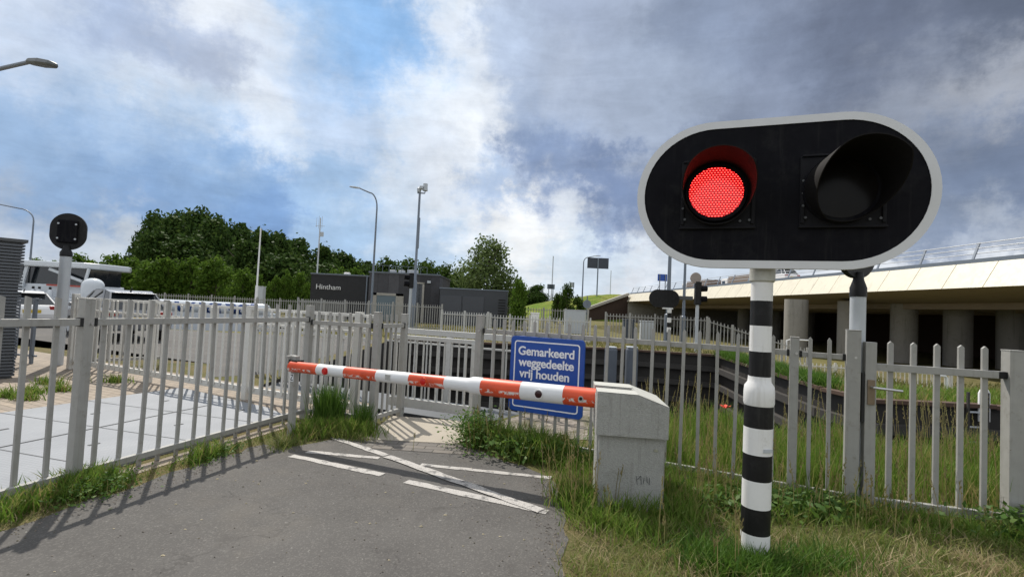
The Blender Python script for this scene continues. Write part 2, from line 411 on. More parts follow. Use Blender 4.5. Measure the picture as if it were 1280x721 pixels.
# ------------------------------------------------------------------ world: Nishita sky behind broken cloud
SUN_EL, SUN_AZ = rad(52), math.atan2(-.5, .86)        # azimuth from +Y towards +X
sunv = Vector((math.sin(SUN_AZ) * math.cos(SUN_EL), math.cos(SUN_AZ) * math.cos(SUN_EL), math.sin(SUN_EL)))
W = bpy.data.worlds.new('World'); S.world = W; W.use_nodes = True
t = NT(W.node_tree); bg = t.n['Background']; STR = .10
sky = t.node('ShaderNodeTexSky', sky_type='NISHITA'); sky.sun_disc = False
sky.sun_elevation = SUN_EL; sky.sun_rotation = SUN_AZ; sky.air_density = 1.2; sky.dust_density = 1.5; sky.ozone_density = 1.5
dirn = t.node('ShaderNodeTexCoord').outputs['Generated']
dirn = t.vmath('NORMALIZE', dirn)
sep = t.node('ShaderNodeSeparateXYZ'); t.link(dirn, sep.inputs[0])
zc = t.math('MAXIMUM', sep.outputs[2], 0.0)
den = t.math('ADD', zc, .42)
cp = t.node('ShaderNodeCombineXYZ')
t.link(t.math('DIVIDE', sep.outputs[0], den), cp.inputs[0]); t.link(t.math('DIVIDE', sep.outputs[1], den), cp.inputs[1]); cp.inputs[2].default_value = 3.1
plane = cp.outputs[0]                                   # position on the cloud layer overhead
WARP = (.20, .10)
w1 = t.vmath('SUBTRACT', t.noise(dirn, 4.2, 6, .62, .3, color=True), (.5, .5, .5))
w2 = t.vmath('SUBTRACT', t.noise(plane, 9, 5, .6, .2, color=True), (.5, .5, .5))
warped = t.vmath('NORMALIZE', t.vmath('ADD', dirn, t.vmath('ADD', t.vmath('ADD', t.vmath('SCALE', w1, scale=WARP[0]), t.vmath('SCALE', w2, scale=WARP[1])), t.vmath('SCALE', t.vmath('SUBTRACT', t.noise(dirn, 17, 5, .7, 0, color=True), (.5, .5, .5)), scale=.14))))
# cloud masses: bearing, tightness, tone, how much cloud hides the blue
masses = [
 ((480, 40), 90, (140, 182, 228), .95), ((430, 90), 130, (150, 187, 229), .9), ((520, 30), 300, (138, 180, 227), .95), ((505, 90), 300, (138, 180, 227), .95), ((390, 20), 200, (164, 196, 232), .95),
 ((560, 20), 420, (238, 242, 246), 1), ((553, 60), 420, (240, 243, 247), 1), ((535, 110), 300, (236, 241, 246), 1), ((590, 130), 260, (224, 231, 240), 1), ((600, 185), 260, (226, 232, 240), 1), ((520, 140), 300, (214, 225, 238), 1), ((625, 60), 260, (170, 186, 212), 1), ((540, 200), 220, (214, 223, 236), 1),
 ((250, 35), 160, (220, 226, 234), 1), ((345, 55), 220, (216, 224, 235), 1), ((225, 62), 330, (128, 146, 180), 1), ((270, 68), 420, (140, 158, 190), 1), ((170, 42), 330, (150, 168, 198), 1), ((130, 20), 220, (160, 178, 208), 1), ((30, 15), 160, (204, 214, 230), 1),
 ((60, 70), 200, (190, 206, 228), 1), ((190, 105), 300, (222, 230, 239), 1), ((300, 135), 420, (226, 232, 240), 1), ((345, 165), 420, (216, 226, 238), 1), ((250, 150), 260, (180, 201, 226), 1), ((430, 150), 260, (206, 218, 236), 1), ((150, 150), 160, (174, 195, 221), 1), ((400, 105), 200, (196, 212, 234), .9),
 ((40, 180), 130, (152, 180, 214), 1), ((200, 205), 130, (146, 176, 213), 1), ((80, 235), 200, (130, 162, 202), 1), ((300, 220), 160, (142, 174, 213), 1), ((420, 215), 200, (156, 186, 220), 1), ((180, 255), 260, (124, 156, 198), 1),
 ((50, 290), 420, (206, 212, 219), 1), ((130, 300), 420, (200, 208, 216), 1), ((320, 268), 260, (118, 152, 198), 1), ((20, 265), 420, (168, 182, 202), 1),
 ((480, 255), 260, (188, 206, 226), 1), ((570, 245), 240, (212, 219, 228), 1), ((640, 290), 240, (214, 218, 224), 1), ((545, 310), 300, (176, 198, 222), 1), ((720, 320), 300, (188, 202, 218), 1), ((430, 300), 300, (158, 186, 216), 1), ((700, 250), 420, (198, 206, 218), 1), ((505, 225), 420, (206, 217, 230), 1), ((600, 340), 300, (196, 208, 222), 1),
 ((660, 130), 160, (146, 164, 194), 1), ((680, 205), 260, (116, 136, 172), 1), ((700, 50), 130, (150, 164, 190), 1), ((800, 110), 160, (150, 164, 188), 1), ((880, 40), 120, (122, 136, 162), 1), ((760, 225), 320, (108, 126, 160), 1), ((740, 272), 700, (134, 152, 184), 1), ((610, 235), 500, (136, 164, 204), 1), ((690, 90), 300, (172, 184, 204), 1), ((870, 90), 260, (140, 153, 176), 1),
 ((1000, 70), 140, (110, 122, 146), 1), ((1100, 40), 140, (92, 102, 124), 1), ((1240, 30), 140, (84, 94, 114), 1), ((1200, 120), 260, (142, 150, 166), 1), ((1150, 95), 400, (120, 130, 150), 1), ((1240, 190), 260, (104, 118, 144), 1), ((1250, 250), 320, (112, 126, 152), 1), ((1260, 292), 900, (160, 170, 186), 1), ((950, 120), 260, (128, 140, 164), 1), ((900, 220), 140, (120, 134, 160), 1), ((900, 330), 200, (180, 192, 208), 1), ((1265, 110), 500, (160, 166, 178), 1), ((1215, 215), 260, (106, 120, 146), 1), ((1200, 165), 300, (120, 132, 154), 1), ((1245, 245), 400, (104, 120, 148), 1), ((1190, 270), 400, (116, 130, 154), 1),
]
ws = None; cs = None; cov = None
for (px, kk, rgb, cv) in masses:
    d = ray(*px).normalized()
    w = t.math('POWER', 2.718, t.math('MULTIPLY', t.math('SUBTRACT', t.vmath('DOT_PRODUCT', warped, tuple(d)), 1.0), kk * 2.6))
    c = t.vmath('SCALE', tuple(c_ * (1.11 if px[0] < 600 else 1.30) * m_ for c_, m_ in zip(s2l(rgb), (1, 1, 1) if px[0] < 600 else (1.02, 1.0, .96))), scale=w)
    ws = w if ws is None else t.math('ADD', ws, w)
    cs = c if cs is None else t.vmath('ADD', cs, c)
    cov = t.math('MULTIPLY', w, cv) if cov is None else t.math('ADD', cov, t.math('MULTIPLY', w, cv))
# the rest of the sky (overhead and behind): sunlit broken cloud
bgw = .012
ws = t.math('ADD', ws, bgw); cs = t.vmath('ADD', cs, tuple(x * bgw for x in (.78, .82, .88))); cov = t.math('ADD', cov, bgw * .8)
inv = t.math('DIVIDE', 1.0, ws)
ccol = t.vmath('SCALE', cs, scale=inv); cover = t.math('MULTIPLY', cov, inv)
fb = t.noise(plane, 4, 6, .6, .3); fb2 = t.noise(dirn, 13, 6, .62, .2)
smap = t.node('ShaderNodeMapping'); t.link(dirn, smap.inputs[0]); smap.inputs['Rotation'].default_value = (0, rad(24), 0); smap.inputs['Scale'].default_value = (3.2, 3.2, 15)
streak = t.math('SUBTRACT', t.noise(smap.outputs[0], 1.6, 6, .65, .5), .5)
mod = t.math('ADD', t.math('ADD', t.math('MULTIPLY', streak, .75), t.math('MULTIPLY', t.math('SUBTRACT', fb, .5), .7)), t.math('MULTIPLY', t.math('SUBTRACT', fb2, .5), .7))
ccol = t.vmath('SCALE', ccol, scale=t.math('ADD', 1.0, t.math('MULTIPLY', mod, .62)))
ccol = t.vmath('SCALE', ccol, scale=1.0 / STR)
edge = t.ramp(t.math('ADD', cover, t.math('MULTIPLY', mod, .5)), .15, .75)
final = t.mix(edge, sky.outputs[0], ccol)
t.link(final, bg.inputs[0]); bg.inputs[1].default_value = STR
sd = bpy.data.lights.new('sun', 'SUN'); sd.energy = 4.4; sd.angle = rad(.6); sd.color = (1, .94, .85)
so = bpy.data.objects.new('sun', sd); COL.objects.link(so); so.rotation_euler = sunv.to_track_quat('Z', 'Y').to_euler()
S.view_settings.view_transform = 'Standard'; S.view_settings.look = 'None'; S.view_settings.gamma = 1; S.view_settings.exposure = 0

# ------------------------------------------------------------------ ground, water, banks
basin = [(-4.3, 8.35), (-1.62, 7.02), (-.28, 6.86), (.25, 7.6), (.95, 9.4), (1.7, 8.3), (3.4, 6.9), (6.5, 5.9), (14, 4.4), (14, 10.4), (10, 10.5), (7.6, 10.6), (7.5, 12), (8.7, 21), (5.6, 22), (-5, 22), (-4.5, 12)]
basin2 = [(-70, 21.5), (-13, 21.5), (-10, 23), (-9, 31), (-70, 31)]
def inpoly(p, poly):
    c = False; n = len(poly)
    for i in range(n):
        a = poly[i]; b = poly[i - 1]
        if (a[1] > p[1]) != (b[1] > p[1]) and p[0] < (b[0] - a[0]) * (p[1] - a[1]) / (b[1] - a[1]) + a[0]: c = not c
    return c
def gz(x, y):
    if x > 8 and y > 11:                       # the right bank falls away towards the viaduct
        k = min(1, max(0, (y - 12.2) / 9)) * min(1, max(0, (x - 9.2) / 3)); k = k * k * (3 - 2 * k)
        return -1.35 * k
    return 0
outer = [(-900, -80), (900, -80), (900, 1500), (-900, 1500)]
pts = [Vector(p) for p in outer + basin + basin2]; edges = []
o = 0
for poly in (outer, basin, basin2):
    n = len(poly); edges += [(o + i, o + (i + 1) % n) for i in range(n)]; o += n
for gx in np.arange(-30, 60, 2.0):
    for gy in np.arange(-6, 70, 2.0):
        if not inpoly((gx, gy), basin) and not inpoly((gx, gy), basin2): pts.append(Vector((gx + .013, gy + .017)))
vv, ee, ff, *_ = delaunay_2d_cdt(pts, edges, [], 0, 1e-5)
mb = MB(); fs = []
for f in ff:
    c = sum((vv[i] for i in f), Vector((0, 0))) / len(f)
    if not inpoly(c, basin) and not inpoly(c, basin2):
        ar = sum(vv[f[i - 1]].x * vv[f[i]].y - vv[f[i]].x * vv[f[i - 1]].y for i in range(len(f)))
        fs.append(list(f) if ar > 0 else list(f)[::-1])
mb.add([(p.x, p.y, gz(p.x, p.y)) for p in vv], fs)
structure(mb.build('ground', m_ground))
for nm, poly in (('canal_wall', basin), ('harbour_wall', basin2)):
    mb = MB(); n = len(poly)
    for i in range(n):
        a = poly[i]; b = poly[(i + 1) % n]
        mb.add([(a[0], a[1], -3.6), (b[0], b[1], -3.6), (b[0], b[1], gz(*b)), (a[0], a[1], gz(*a))], [(0, 1, 2, 3)])
    structure(mb.build(nm, m_timber_wet))
mb = MB(); mb.add([(*p, -3.0) for p in basin], [list(range(len(basin)))]); mb.add([(*p, -1.0) for p in basin2], [list(range(len(basin2)))])
structure(mb.build('canal_water', m_water))

def sheet(name, pts, z, mat, sub=0, origin=None, rz=0):
    mb = MB(); pts = [(p[0], p[1]) for p in pts]
    ar = sum(pts[i - 1][0] * pts[i][1] - pts[i][0] * pts[i - 1][1] for i in range(len(pts)))
    if ar < 0: pts = pts[::-1]
    if origin is None: origin = (0, 0)
    R = Matrix.Rotation(-rz, 2)
    loc = [R @ Vector((p[0] - origin[0], p[1] - origin[1])) for p in pts]
    mb.add([(p.x, p.y, 0) for p in loc], [list(range(len(pts)))])
    return structure(mb.build(name, mat, loc=(*origin, z), rot=(0, 0, rz)))

lp = Vector((-3.37, 4.0)); ld = Vector((.27, .963)).normalized()
def LF(s, off=0): p = lp + ld * s; n = Vector((ld.y, -ld.x)); return p + n * off      # off>0 : path side
LANG = math.atan2(ld.y, ld.x)
rp = Vector((-.36, 6.1)); rd = Vector((3.33, -1.68)).normalized()
def RF(s, off=0): p = rp + rd * s; n = Vector((rd.y, -rd.x)); return p + n * off       # off>0 : camera side
RANG = math.atan2(rd.y, rd.x)
bd = Vector((.9, -.42)).normalized(); BANG = math.atan2(bd.y, bd.x)
b0 = Vector((-8.36, 9.72))
def BF(s, off=0): p = b0 + bd * s; n = Vector((bd.y, -bd.x)); return p + n * off       # off>0 : camera side

# jagged path edges
def jag(a, b, n, amp):
    a = Vector(a); b = Vector(b); d = (b - a); nn = Vector((-d.y, d.x)).normalized()
    return [a + d * (i / n) + nn * random.uniform(-amp, amp) for i in range(n + 1)]
path = []
path += jag((-3.9, -3), LF(-.9, .42), 8, .03) + jag(LF(-.8, .40), LF(1.55, .42), 14, .05) + jag((-2.25, 5.35), (-1.62, 5.95), 6, .03) + [Vector((-1.30, 6.02))]
path += [Vector((-.52, 5.92))] + jag((-.35, 5.62), (.38, 4.85), 7, .04) + jag((.50, 4.55), (.46, 3.5), 6, .04) + jag((.38, 3.2), (.2, 1.5), 8, .05) + [Vector((.2, -3))]
sheet('footpath', path, .004, m_asph)
sheet('paver_strip', [(-1.5, 5.42), (-.30, 5.33), (-.40, 5.71), (-1.5, 5.75)], .008, m_pavers, origin=(-1.6, 5.97), rz=rad(-4))
mb = MB(); mb.prism([(-1.62, 5.76), (-.40, 5.72), (-.30, 6.84), (-1.55, 6.98)], -.3, .012); structure(mb.build('threshold_slab', M('pale_slab', (.36, .32, .26), .85, 0, .12, 5, .3, 60)))
def line(name, a, b, w0, w1=None, z=.008):
    a = Vector(a); b = Vector(b); d = b - a; n = Vector((-d.y, d.x)).normalized(); w1 = w1 or w0; k = 14
    L = [a + d * (i / k) + n * (w0 + (w1 - w0) * i / k) / 2 + n * random.uniform(-.008, .008) for i in range(k + 1)]
    Rr = [a + d * (i / k) - n * (w0 + (w1 - w0) * i / k) / 2 + n * random.uniform(-.008, .008) for i in range(k + 1)]
    mb = MB(); mb.add([(*p, 0) for p in L] + [(*p, 0) for p in Rr], [(k + 1 + i, k + 2 + i, i + 1, i) for i in range(k)])
    return structure(mb.build(name, m_mark, loc=(0, 0, z)))
def gg(u, v): p = G(u, v); return (p.x, p.y)
line('road_marking', gg(364, 570), gg(478, 594), .085); line('road_marking', gg(508, 602), gg(684, 641), .09)
line('road_marking', gg(384, 565), gg(474, 573), .08); line('road_marking', gg(526, 581), gg(690, 598), .075)
line('road_marking', gg(416, 547), gg(482, 570), .085, z=.0095); line('road_marking', gg(484, 571), gg(676, 640), .10, z=.0125)
# brick paving and asphalt road on the left, beyond the deck
sheet('brick_paving', [BF(-14, -.9), BF(6.6, -.9), BF(6.9, .35), LF(2.72, -.12), LF(-7, -.12), (-16, 0)], .004, m_paving, origin=(-8, 8), rz=BANG)
sheet('road', [BF(-40, -8.5), BF(-40, -2.2), BF(1.0, -2.2), BF(2.6, -.9), (-4.9, 10.2), (-5.2, 20.8), (-14, 21.2), (-40, 21.2)], .004, m_asph)
sheet('kerb_edge_strip', [LF(-7, -.02), LF(2.5, -.02), LF(2.5, .16), LF(-7, .16)], .004, m_paving, origin=tuple(LF(0)), rz=LANG)
# steel deck : a slab of studded plates with seams
dk = MB(); dk.prism([(-7, .13), (2.62, .13), (2.95, .75), (3.55, 2.95), (1.1, 3.1), (-7, 3.2)], -.04, .030)
o = dk.build('steel_deck', m_deck, loc=(*LF(0), 0), rot=(0, 0, LANG)); structure(o)
mb = MB()
for k in range(-5, 4): mb.box((k * .92 + .35, 1.62, .0315), (.012, 2.95, .003))
mb.box((-1.9, 1.5, .0335), (9.3, .02, .004))
for k in range(-5, 3):
    for q in (.9, 2.2): mb.box((k * .92 + .8, q, .033), (.10, .03, .005))
structure(mb.build('deck_seams', m_darkgrey, loc=(*LF(0), 0), rot=(0, 0, LANG)))
sheet('gravel_bank', [(-.2, 6.75), (.25, 7.5), (.93, 9.3), (1.65, 8.2), (2.4, 7.5), (1.6, 6.2), (.3, 6.2)], .006, m_gravel)
# guide beams and steel cap on the far canal wall
mb = MB(); cap = MB(); runs = [((14, 10.4), (10, 10.5)), ((10, 10.5), (7.6, 10.6)), ((7.6, 10.6), (7.5, 12)), ((7.5, 12), (8.7, 21)), ((8.7, 21), (5.6, 22)), ((5.6, 22), (-5, 22))]
for a, b in runs:
    a3 = Vector((*a, 0)); b3 = Vector((*b, 0)); d = (b3 - a3).normalized(); n = Vector((-d.y, d.x, 0))
    for z in (-.55, -1.2, -1.9, -2.6): mb.span(a3 + n * .14 + Vector((0, 0, z)), b3 + n * .14 + Vector((0, 0, z)), .16, .2)
    cap.span(a3 + n * .03 + Vector((0, 0, .02)), b3 + n * .03 + Vector((0, 0, .0)), .22, .08)
structure(mb.build('canal_wall_beams', m_beam))
structure(cap.build('canal_coping', m_rust))

# ------------------------------------------------------------------ bar fences
def picket_mesh(z0, z1, w, dep, point=0, mat=m_galv, name='picket'):
    mb = MB()
    if point:
        poly = [(-w / 2, z0), (w / 2, z0), (w / 2, z1 - point), (0, z1), (-w / 2, z1 - point)]
    else:
        poly = [(-w / 2, z0), (w / 2, z0), (w / 2, z1 - .012), (-w / 2, z1)]
    mx = Matrix(((1, 0, 0, 0), (0, 0, -1, dep / 2), (0, 1, 0, 0), (0, 0, 0, 1)))
    mb.prism(poly, 0, dep, 0, mx); return mb.mesh(name, mat)
def fence(label, p0, ang, posts, pickets, rails, pick, post_h=1.44, post_w=.105, cat='fence', side=-1, mat=m_galv, name='bar_fence', caps=True, group=None, joint=True):
    """local x runs along the fence; rails = list of (x0, x1, z, height, depth); side -1 puts rails on local -y"""
    t_ = thing(name, label, cat, (p0[0], p0[1], 0), ang, group)
    pw = None; cache = {}
    for x in posts:
        h = post_h; w = post_w
        if isinstance(x, tuple): x, h, w = x
        if (h, w) not in cache:
            mb = MB(); mb.box((0, 0, h / 2 - .1), (w, w, h + .2)); mb.box((0, 0, h + .004), (w + .006, w + .006, .008)); cache[(h, w)] = mb.mesh('post', mat)
        place(cache[(h, w)], 'post', t_, .004, (x, 0, 0))
    for (x0, x1, z, h, dep) in rails:
        mb = MB(); mb.box(((x0 + x1) / 2, 0, 0), (x1 - x0, dep, h))
        place(mb.mesh('rail', mat), 'rail', t_, .003, (0, side * .012, z))
        if joint and z > .6:
            for xx in (x0, x1):
                mb = MB(); mb.box((0, 0, 0), (.02, dep + .012, h + .012)); place(mb.mesh('joint_cap', m_rubber), 'joint_cap', t_, 0, (xx, side * .012, z))
    me = picket_mesh(*pick, mat=mat)
    for x in pickets:
        z = 0
        if isinstance(x, tuple): x, z = x
        place(me, 'picket', t_, 0, (x + random.uniform(-.004, .004), -side * .022, z), (random.uniform(-.006, .006), random.uniform(-.011, .011), random.uniform(-.05, .05)))
    return t_
lpk = [-3.98 + .182 * i for i in range(20)]
lpk = [x for x in lpk if x < -.6] + [-.52, -.36, -.16, .18, .38, .56, .74, .93, 1.11, 1.28, 1.47, 1.64, 1.82, 1.99, 2.18, 2.39, 2.55]
lpk = [x for x in lpk if abs(x + 2.55) > .1]
fence('grey bar fence along the left edge of the footpath, nearest the camera', lp, LANG, [-2.55, .02, (2.74, 1.46, .078)], lpk,
      [(-4.2, -2.60, 1.285, .055, .04), (-2.50, -.032, 1.285, .055, .04), (.072, 2.69, 1.285, .055, .045), (-4.2, -.035, .10, .05, .045), (.075, 2.68, .10, .05, .045)],
      (.0, 1.475, .034, .02), 1.465, .078, side=-1)
# short returns from its end post to the threshold
p_end = LF(2.74); c465 = Vector((-1.68, 6.41)); c490 = Vector((-1.46, 7.0))
dd = c465 - p_end; a1 = math.atan2(dd.y, dd.x); L1 = dd.length
fence('short grey fence panel behind the boom tip, with weeds at its foot', p_end, a1, [(L1, 1.42, .078)], [.14 + .145 * i for i in range(int((L1 - .2) / .145) + 1)],
      [(.06, L1 - .06, 1.25, .055, .045), (.06, L1 - .06, .10, .05, .045)], (.02, 1.40, .030, .02), side=-1)
dd = c490 - c465; a2 = math.atan2(dd.y, dd.x); L2 = dd.length
fence('narrow grey fence return beside the concrete threshold', c465, a2, [(L2, 1.40, .075)], [.12 + .115 * i for i in range(4)],
      [(.06, L2 - .05, 1.25, .055, .045), (.06, L2 - .05, .10, .05, .045)], (.02, 1.40, .030, .02), side=-1)
# right fence
rpk = [.21, .34] + [.46, .60, .74, .88, 1.02, 1.16, 1.29, 1.43, 1.57, 1.73, 1.88, 2.04, 2.2, 2.35, 2.51, 2.67, 2.83, 2.99, 3.15, 3.44, 3.59]
rpk = [x for x in rpk if abs(x - 3.31) > .08]
fence('grey bar fence across the right verge, behind the blue sign and the barrier box', rp, RANG, [(0, 1.45, .078), (3.31, 1.41, .072), (3.755, 1.50, .105)], rpk,
      [(.06, 3.26, 1.27, .05, .045), (3.36, 3.69, 1.265, .045, .04), (.06, 3.70, .07, .05, .04)], (.05, 1.425, .031, .018, .022), side=1)
# gate
gp = Vector((3.0, 4.40)); gd = Vector((1.1, -.28)); GANG = math.atan2(gd.y, gd.x); gd.normalize()
gt = thing('side_gate', 'grey barred pedestrian gate with lever handle, right of the striped pole', 'gate', (*gp, 0), GANG)
mb = MB(); mb.box((.115, 0, .72), (.085, .07, 1.38)); mb.build('stile', m_galv, gt, .004)
mb = MB(); mb.box((.61, 0, 1.2), (.90, .045, .06)); mb.build('rail', m_galv, gt, .003)
mb = MB(); mb.box((.61, 0, .06), (.95, .05, .07)); mb.build('rail', m_galv, gt, .003)
pm = picket_mesh(.09, 1.425, .040, .025, .02)
for x in (.28, .45, .62, .79, .955): place(pm, 'picket', gt, 0, (x, .025, 0))
mb = MB(); mb.box((0, 0, 0), (.055, .012, .21)); pl = mb.build('lock_plate', m_brass, gt, .003, (.115, -.042, .985))
mb = MB(); mb.tube([(0, 0, .045), (0, -.06, .045), (.03, -.07, .044), (.20, -.072, .035)], .011, 10); mb.build('handle', m_steel, pl)
mb = MB(); mb.box((0, 0, 0), (.025, .07, .42)); mb.build('stop_strip', m_rubber, gt, .004, (.058, 0, .93))
mb = MB(); mb.box((0, 0, 0), (.06, .06, .055)); mb.tube([(.02, -.02, 0), (.2, -.02, -.004)], .012, 8); mb.box((.11, -.012, .02), (.07, .03, .02)); mb.build('latch', m_black, gt, .003, (1.06, 0, 1.2))
gpost = thing('gate_post', 'thick square grey gate post at the right edge of the picture', 'post', (*(gp + gd * 1.14), 0), GANG)
mb = MB(); mb.box((0, 0, .62), (.112, .112, 1.56)); mb.build('shaft', m_galv, gpost, .004); mb = MB(); mb.box((0, 0, 1.404), (.117, .117, .008)); mb.build('cap', m_galv, gpost)
rf2 = gp + gd * 1.24
fence('grey fence end post and panel beyond the gate post, cut by the right edge', rf2, GANG - rad(4), [(.07, 1.46, .1), (1.9, 1.45, .1)], [.22 + .16 * i for i in range(11)],
      [(.12, 1.85, 1.27, .05, .045), (.12, 1.85, .07, .05, .04)], (.05, 1.425, .04, .02, .022), side=1)

# second fence (double top rail) beyond the deck, and its returns
Lb = (Vector((-1.55, 6.95)) - b0).length
n2 = int(Lb / .15)
fence('pale bar fence with double top rail beyond the steel deck', b0, BANG, [(.0, 1.43, .1), (2.45, 1.40, .1), (4.9, 1.40, .1), (7.0, 1.40, .09)], [.12 + .15 * i for i in range(n2)],
      [(.05, Lb, 1.36, .04, .05), (.05, Lb, 1.14, .035, .04), (.05, Lb, .15, .09, .045)], (.15, 1.36, .038, .014), side=1, mat=m_galv_pale, joint=False)
fence('grey side panel of the pale fence, running back beside the parked car', b0, BANG + rad(75), [(1.5, 1.38, .09)], [.11 + .11 * i for i in range(12)],
      [(.05, 1.5, 1.34, .04, .05), (.05, 1.5, .15, .06, .045)], (.15, 1.34, .04, .03), side=1, joint=False)
q0 = D(20, 395, 10.6); q1 = D(75, 395, 10.4)
fence('thin dark railing in front of the white cars at the far left', (q0.x - 2.5, q0.y + .2), math.atan2(-.2, 1), [(.0, 1.3, .05), (2.3, 1.3, .05), (3.4, 1.3, .05)], [.15 + .17 * i for i in range(20)],
      [(.0, 3.5, 1.28, .035, .035), (.0, 3.5, .16, .035, .035)], (.1, 1.26, .022, .02), side=1, joint=False, mat=m_steelgrey)

# white railings of the footbridge over the lock
def railing(label, pa, pb, z_top, z_low, rails, spacing, bar=.03, posts=None, mat=m_galv_pale, kick=None, name='bridge_railing', postw=.09):
    pa = Vector(pa); pb = Vector(pb); d = pb - pa; L = d.length
    t_ = thing(name, label, 'railing', (*pa, 0), math.atan2(d.y, d.x))
    for (z, h, dep) in rails:
        mb = MB(); mb.box((L / 2, 0, z), (L, dep, h)); mb.build('rail', mat, t_, .003)
    me = MB().box((0, 0, (z_top + z_low) / 2), (bar, bar, z_top - z_low)).mesh('baluster', mat)
    x = spacing * .6
    while x < L - .02: place(me, 'baluster', t_, 0, (x, 0, 0)); x += spacing
    if kick:
        mb = MB(); mb.box((L / 2, -.02, kick[0]), (L, .03, kick[1])); mb.build('kickplate', mat, t_, .003)
    for x in posts or []:
        mb = MB(); mb.box((x, 0, (z_top + z_low) / 2 - .1), (postw, postw, z_top - z_low + .2)); mb.build('post', mat, t_, .003)
    return t_
railing('white barred railing with kickplate straight across the end of the path', (-1.72, 7.52), (-.40, 6.98), 1.04, .14, [(1.06, .06, .06)], .115, .02, [.18, 1.36], kick=(.12, .13), mat=m_railwhite)
railing('white far railing of the footbridge over the lock', (-2.3, 9.38), (.75, 7.95), 1.04, -.35, [(1.06, .10, .08), (.86, .03, .03), (-.3, .1, .06)], .26, .02, [1.4, 2.9], mat=m_railwhite)
railing('white double-rail parapet behind the pale fence', (-5.4, 10.6), (-2.5, 8.75), 1.04, -.3, [(1.06, .08, .08), (.90, .06, .05), (-.25, .1, .06)], .14, .03, [1.5], mat=m_railwhite)
mb = MB(); a = Vector((-2.2, 8.5, -.12)); b = Vector((.5, 7.25, -.12)); mb.span(Vector((-5.6, 10.0, -.12)), b, 1.1, .12); structure(mb.build('footbridge_deck', m_darkgrey))
railing('low grey handrail on the stony bank beneath the blue sign', (.05, 7.5), (1.0, 7.0), .42, .0, [(.42, .04, .04), (.2, .03, .03)], .3, .03, [], mat=m_galv, name='low_handrail')

# ------------------------------------------------------------------ barrier : box, boom, rest post
bx = thing('barrier_box', 'grey rough-cast barrier drive cabinet standing in tall grass beside the path', 'barrier cabinet', (.750, 4.10, 0), rad(-6))
bx.scale = (1.035, 1.4, .96)
prof = [(-.03, .585), (.545, .585), (.545, .825), (.29, .945), (-.03, .955)]
mxp = Matrix(((1, 0, 0, 0), (0, 0, 1, 0), (0, 1, 0, 0), (0, 0, 0, 1)))
mb = MB(); mb.box((.255, .19, .29), (.50, .36, .62)); body = mb.build('cabinet_body', m_conc_box, bx, .006)
mb = MB(); mb.box((.508, .19, .30), (.012, .33, .56)); mb.build('side_door', m_conc_box, bx, .002)
mb = MB(); mb.prism([(-.022, .60), (.525, .60), (.525, .862), (.29, .95), (-.022, .958)], -.022, .135, 0, mxp)
mb.prism([(-.022, .60), (.525, .60), (.525, .862), (.29, .95), (.282, .9505), (.275, .90), (-.022, .905)], .135, .235, 0, mxp)
mb.prism([(-.022, .60), (.525, .60), (.525, .862), (.29, .95), (-.022, .958)], .235, .40, 0, mxp)
mb.build('lid', m_conc_box, bx, .005)
# pale top of the lid
mb = MB()
for (ya, yb, x0) in ((-.022, .135, -.022), (.235, .40, -.022), (.135, .235, .285)):
    if x0 < .2: mb.add([(x0, ya, .961), (.29, ya, .953), (.29, yb, .953), (x0, yb, .961)], [(0, 1, 2, 3)])
    mb.add([(.29, ya, .953), (.525, ya, .865), (.525, yb, .865), (.29, yb, .953)], [(0, 1, 2, 3)])
mb.build('lid_top', m_conc_lid, bx)
mb = MB(); mb.tube([(.40, -.0, .52), (.40, .006, .52)], .016, 14); mb.tube([(.40, .004, .52), (.40, .0, .52)], .016, 14)
mb = MB(); mb.tube([(.44, .012, .50), (.44, .004, .50)], .014, 14); mb.box((.44, .003, .50), (.004, .004, .014)); mb.build('lock', m_steel, bx)
mb = MB()
for q_ in ((.30, .34, .31, .27), (.31, .31, .335, .345), (.335, .345, .34, .27), (.36, .33, .355, .28), (.38, .34, .385, .29), (.40, .335, .40, .275)):
    mb.span((q_[0], .0085, q_[1] - .06), (q_[2], .0085, q_[3] - .06), .003, .0035, up=(0, 1, 0))
mb.build('scribble', m_darkgrey, bx)
boom = thing('barrier_boom', 'red and white striped barrier boom lowered across the footpath', 'barrier boom')
tip = D(364, 458.5, 5.72); root = D(750, 498, 4.40)
tip = Vector((tip.x, tip.y, D(366, 458, 5.72).z)); ax = tip - root; BL = ax.length
boom.location = root; boom.rotation_euler = ax.to_track_quat('X', 'Z').to_euler()
def bs(u):                                # distance from the root of a stripe edge seen at bearing u
    lo, hi = 0., 1.
    for _ in range(40):
        mid = (lo + hi) / 2; q = root + ax * mid - EYEP
        uu = 640 + FPX * q.dot(cR) / q.dot(cF)
        if uu > u: lo = mid
        else: hi = mid
    return lo * BL
edges_u = [743, 706, 653, 604, 592, 586, 558, 514, 473, 433, 399, 366]
xs = [0] + [bs(u) for u in edges_u[1:-1]] + [BL]
rs = [.083, .083, .083, .083, .083, .066, .062, .062, .061, .061, .060, .060]
cols = [1, 0, 1, 0, 0, 0, 1, 0, 1, 0, 1]
mb = MB()
P, Rr, C = [], [], []
for i in range(len(xs)): P.append((xs[i], 0, 0)); Rr.append(rs[i]); C.append(cols[min(i, len(cols) - 1)])
mb.tube(P, Rr, 28, C[:-1]); mb.build('boom_tube', [m_boomwhite, m_boomred], boom)
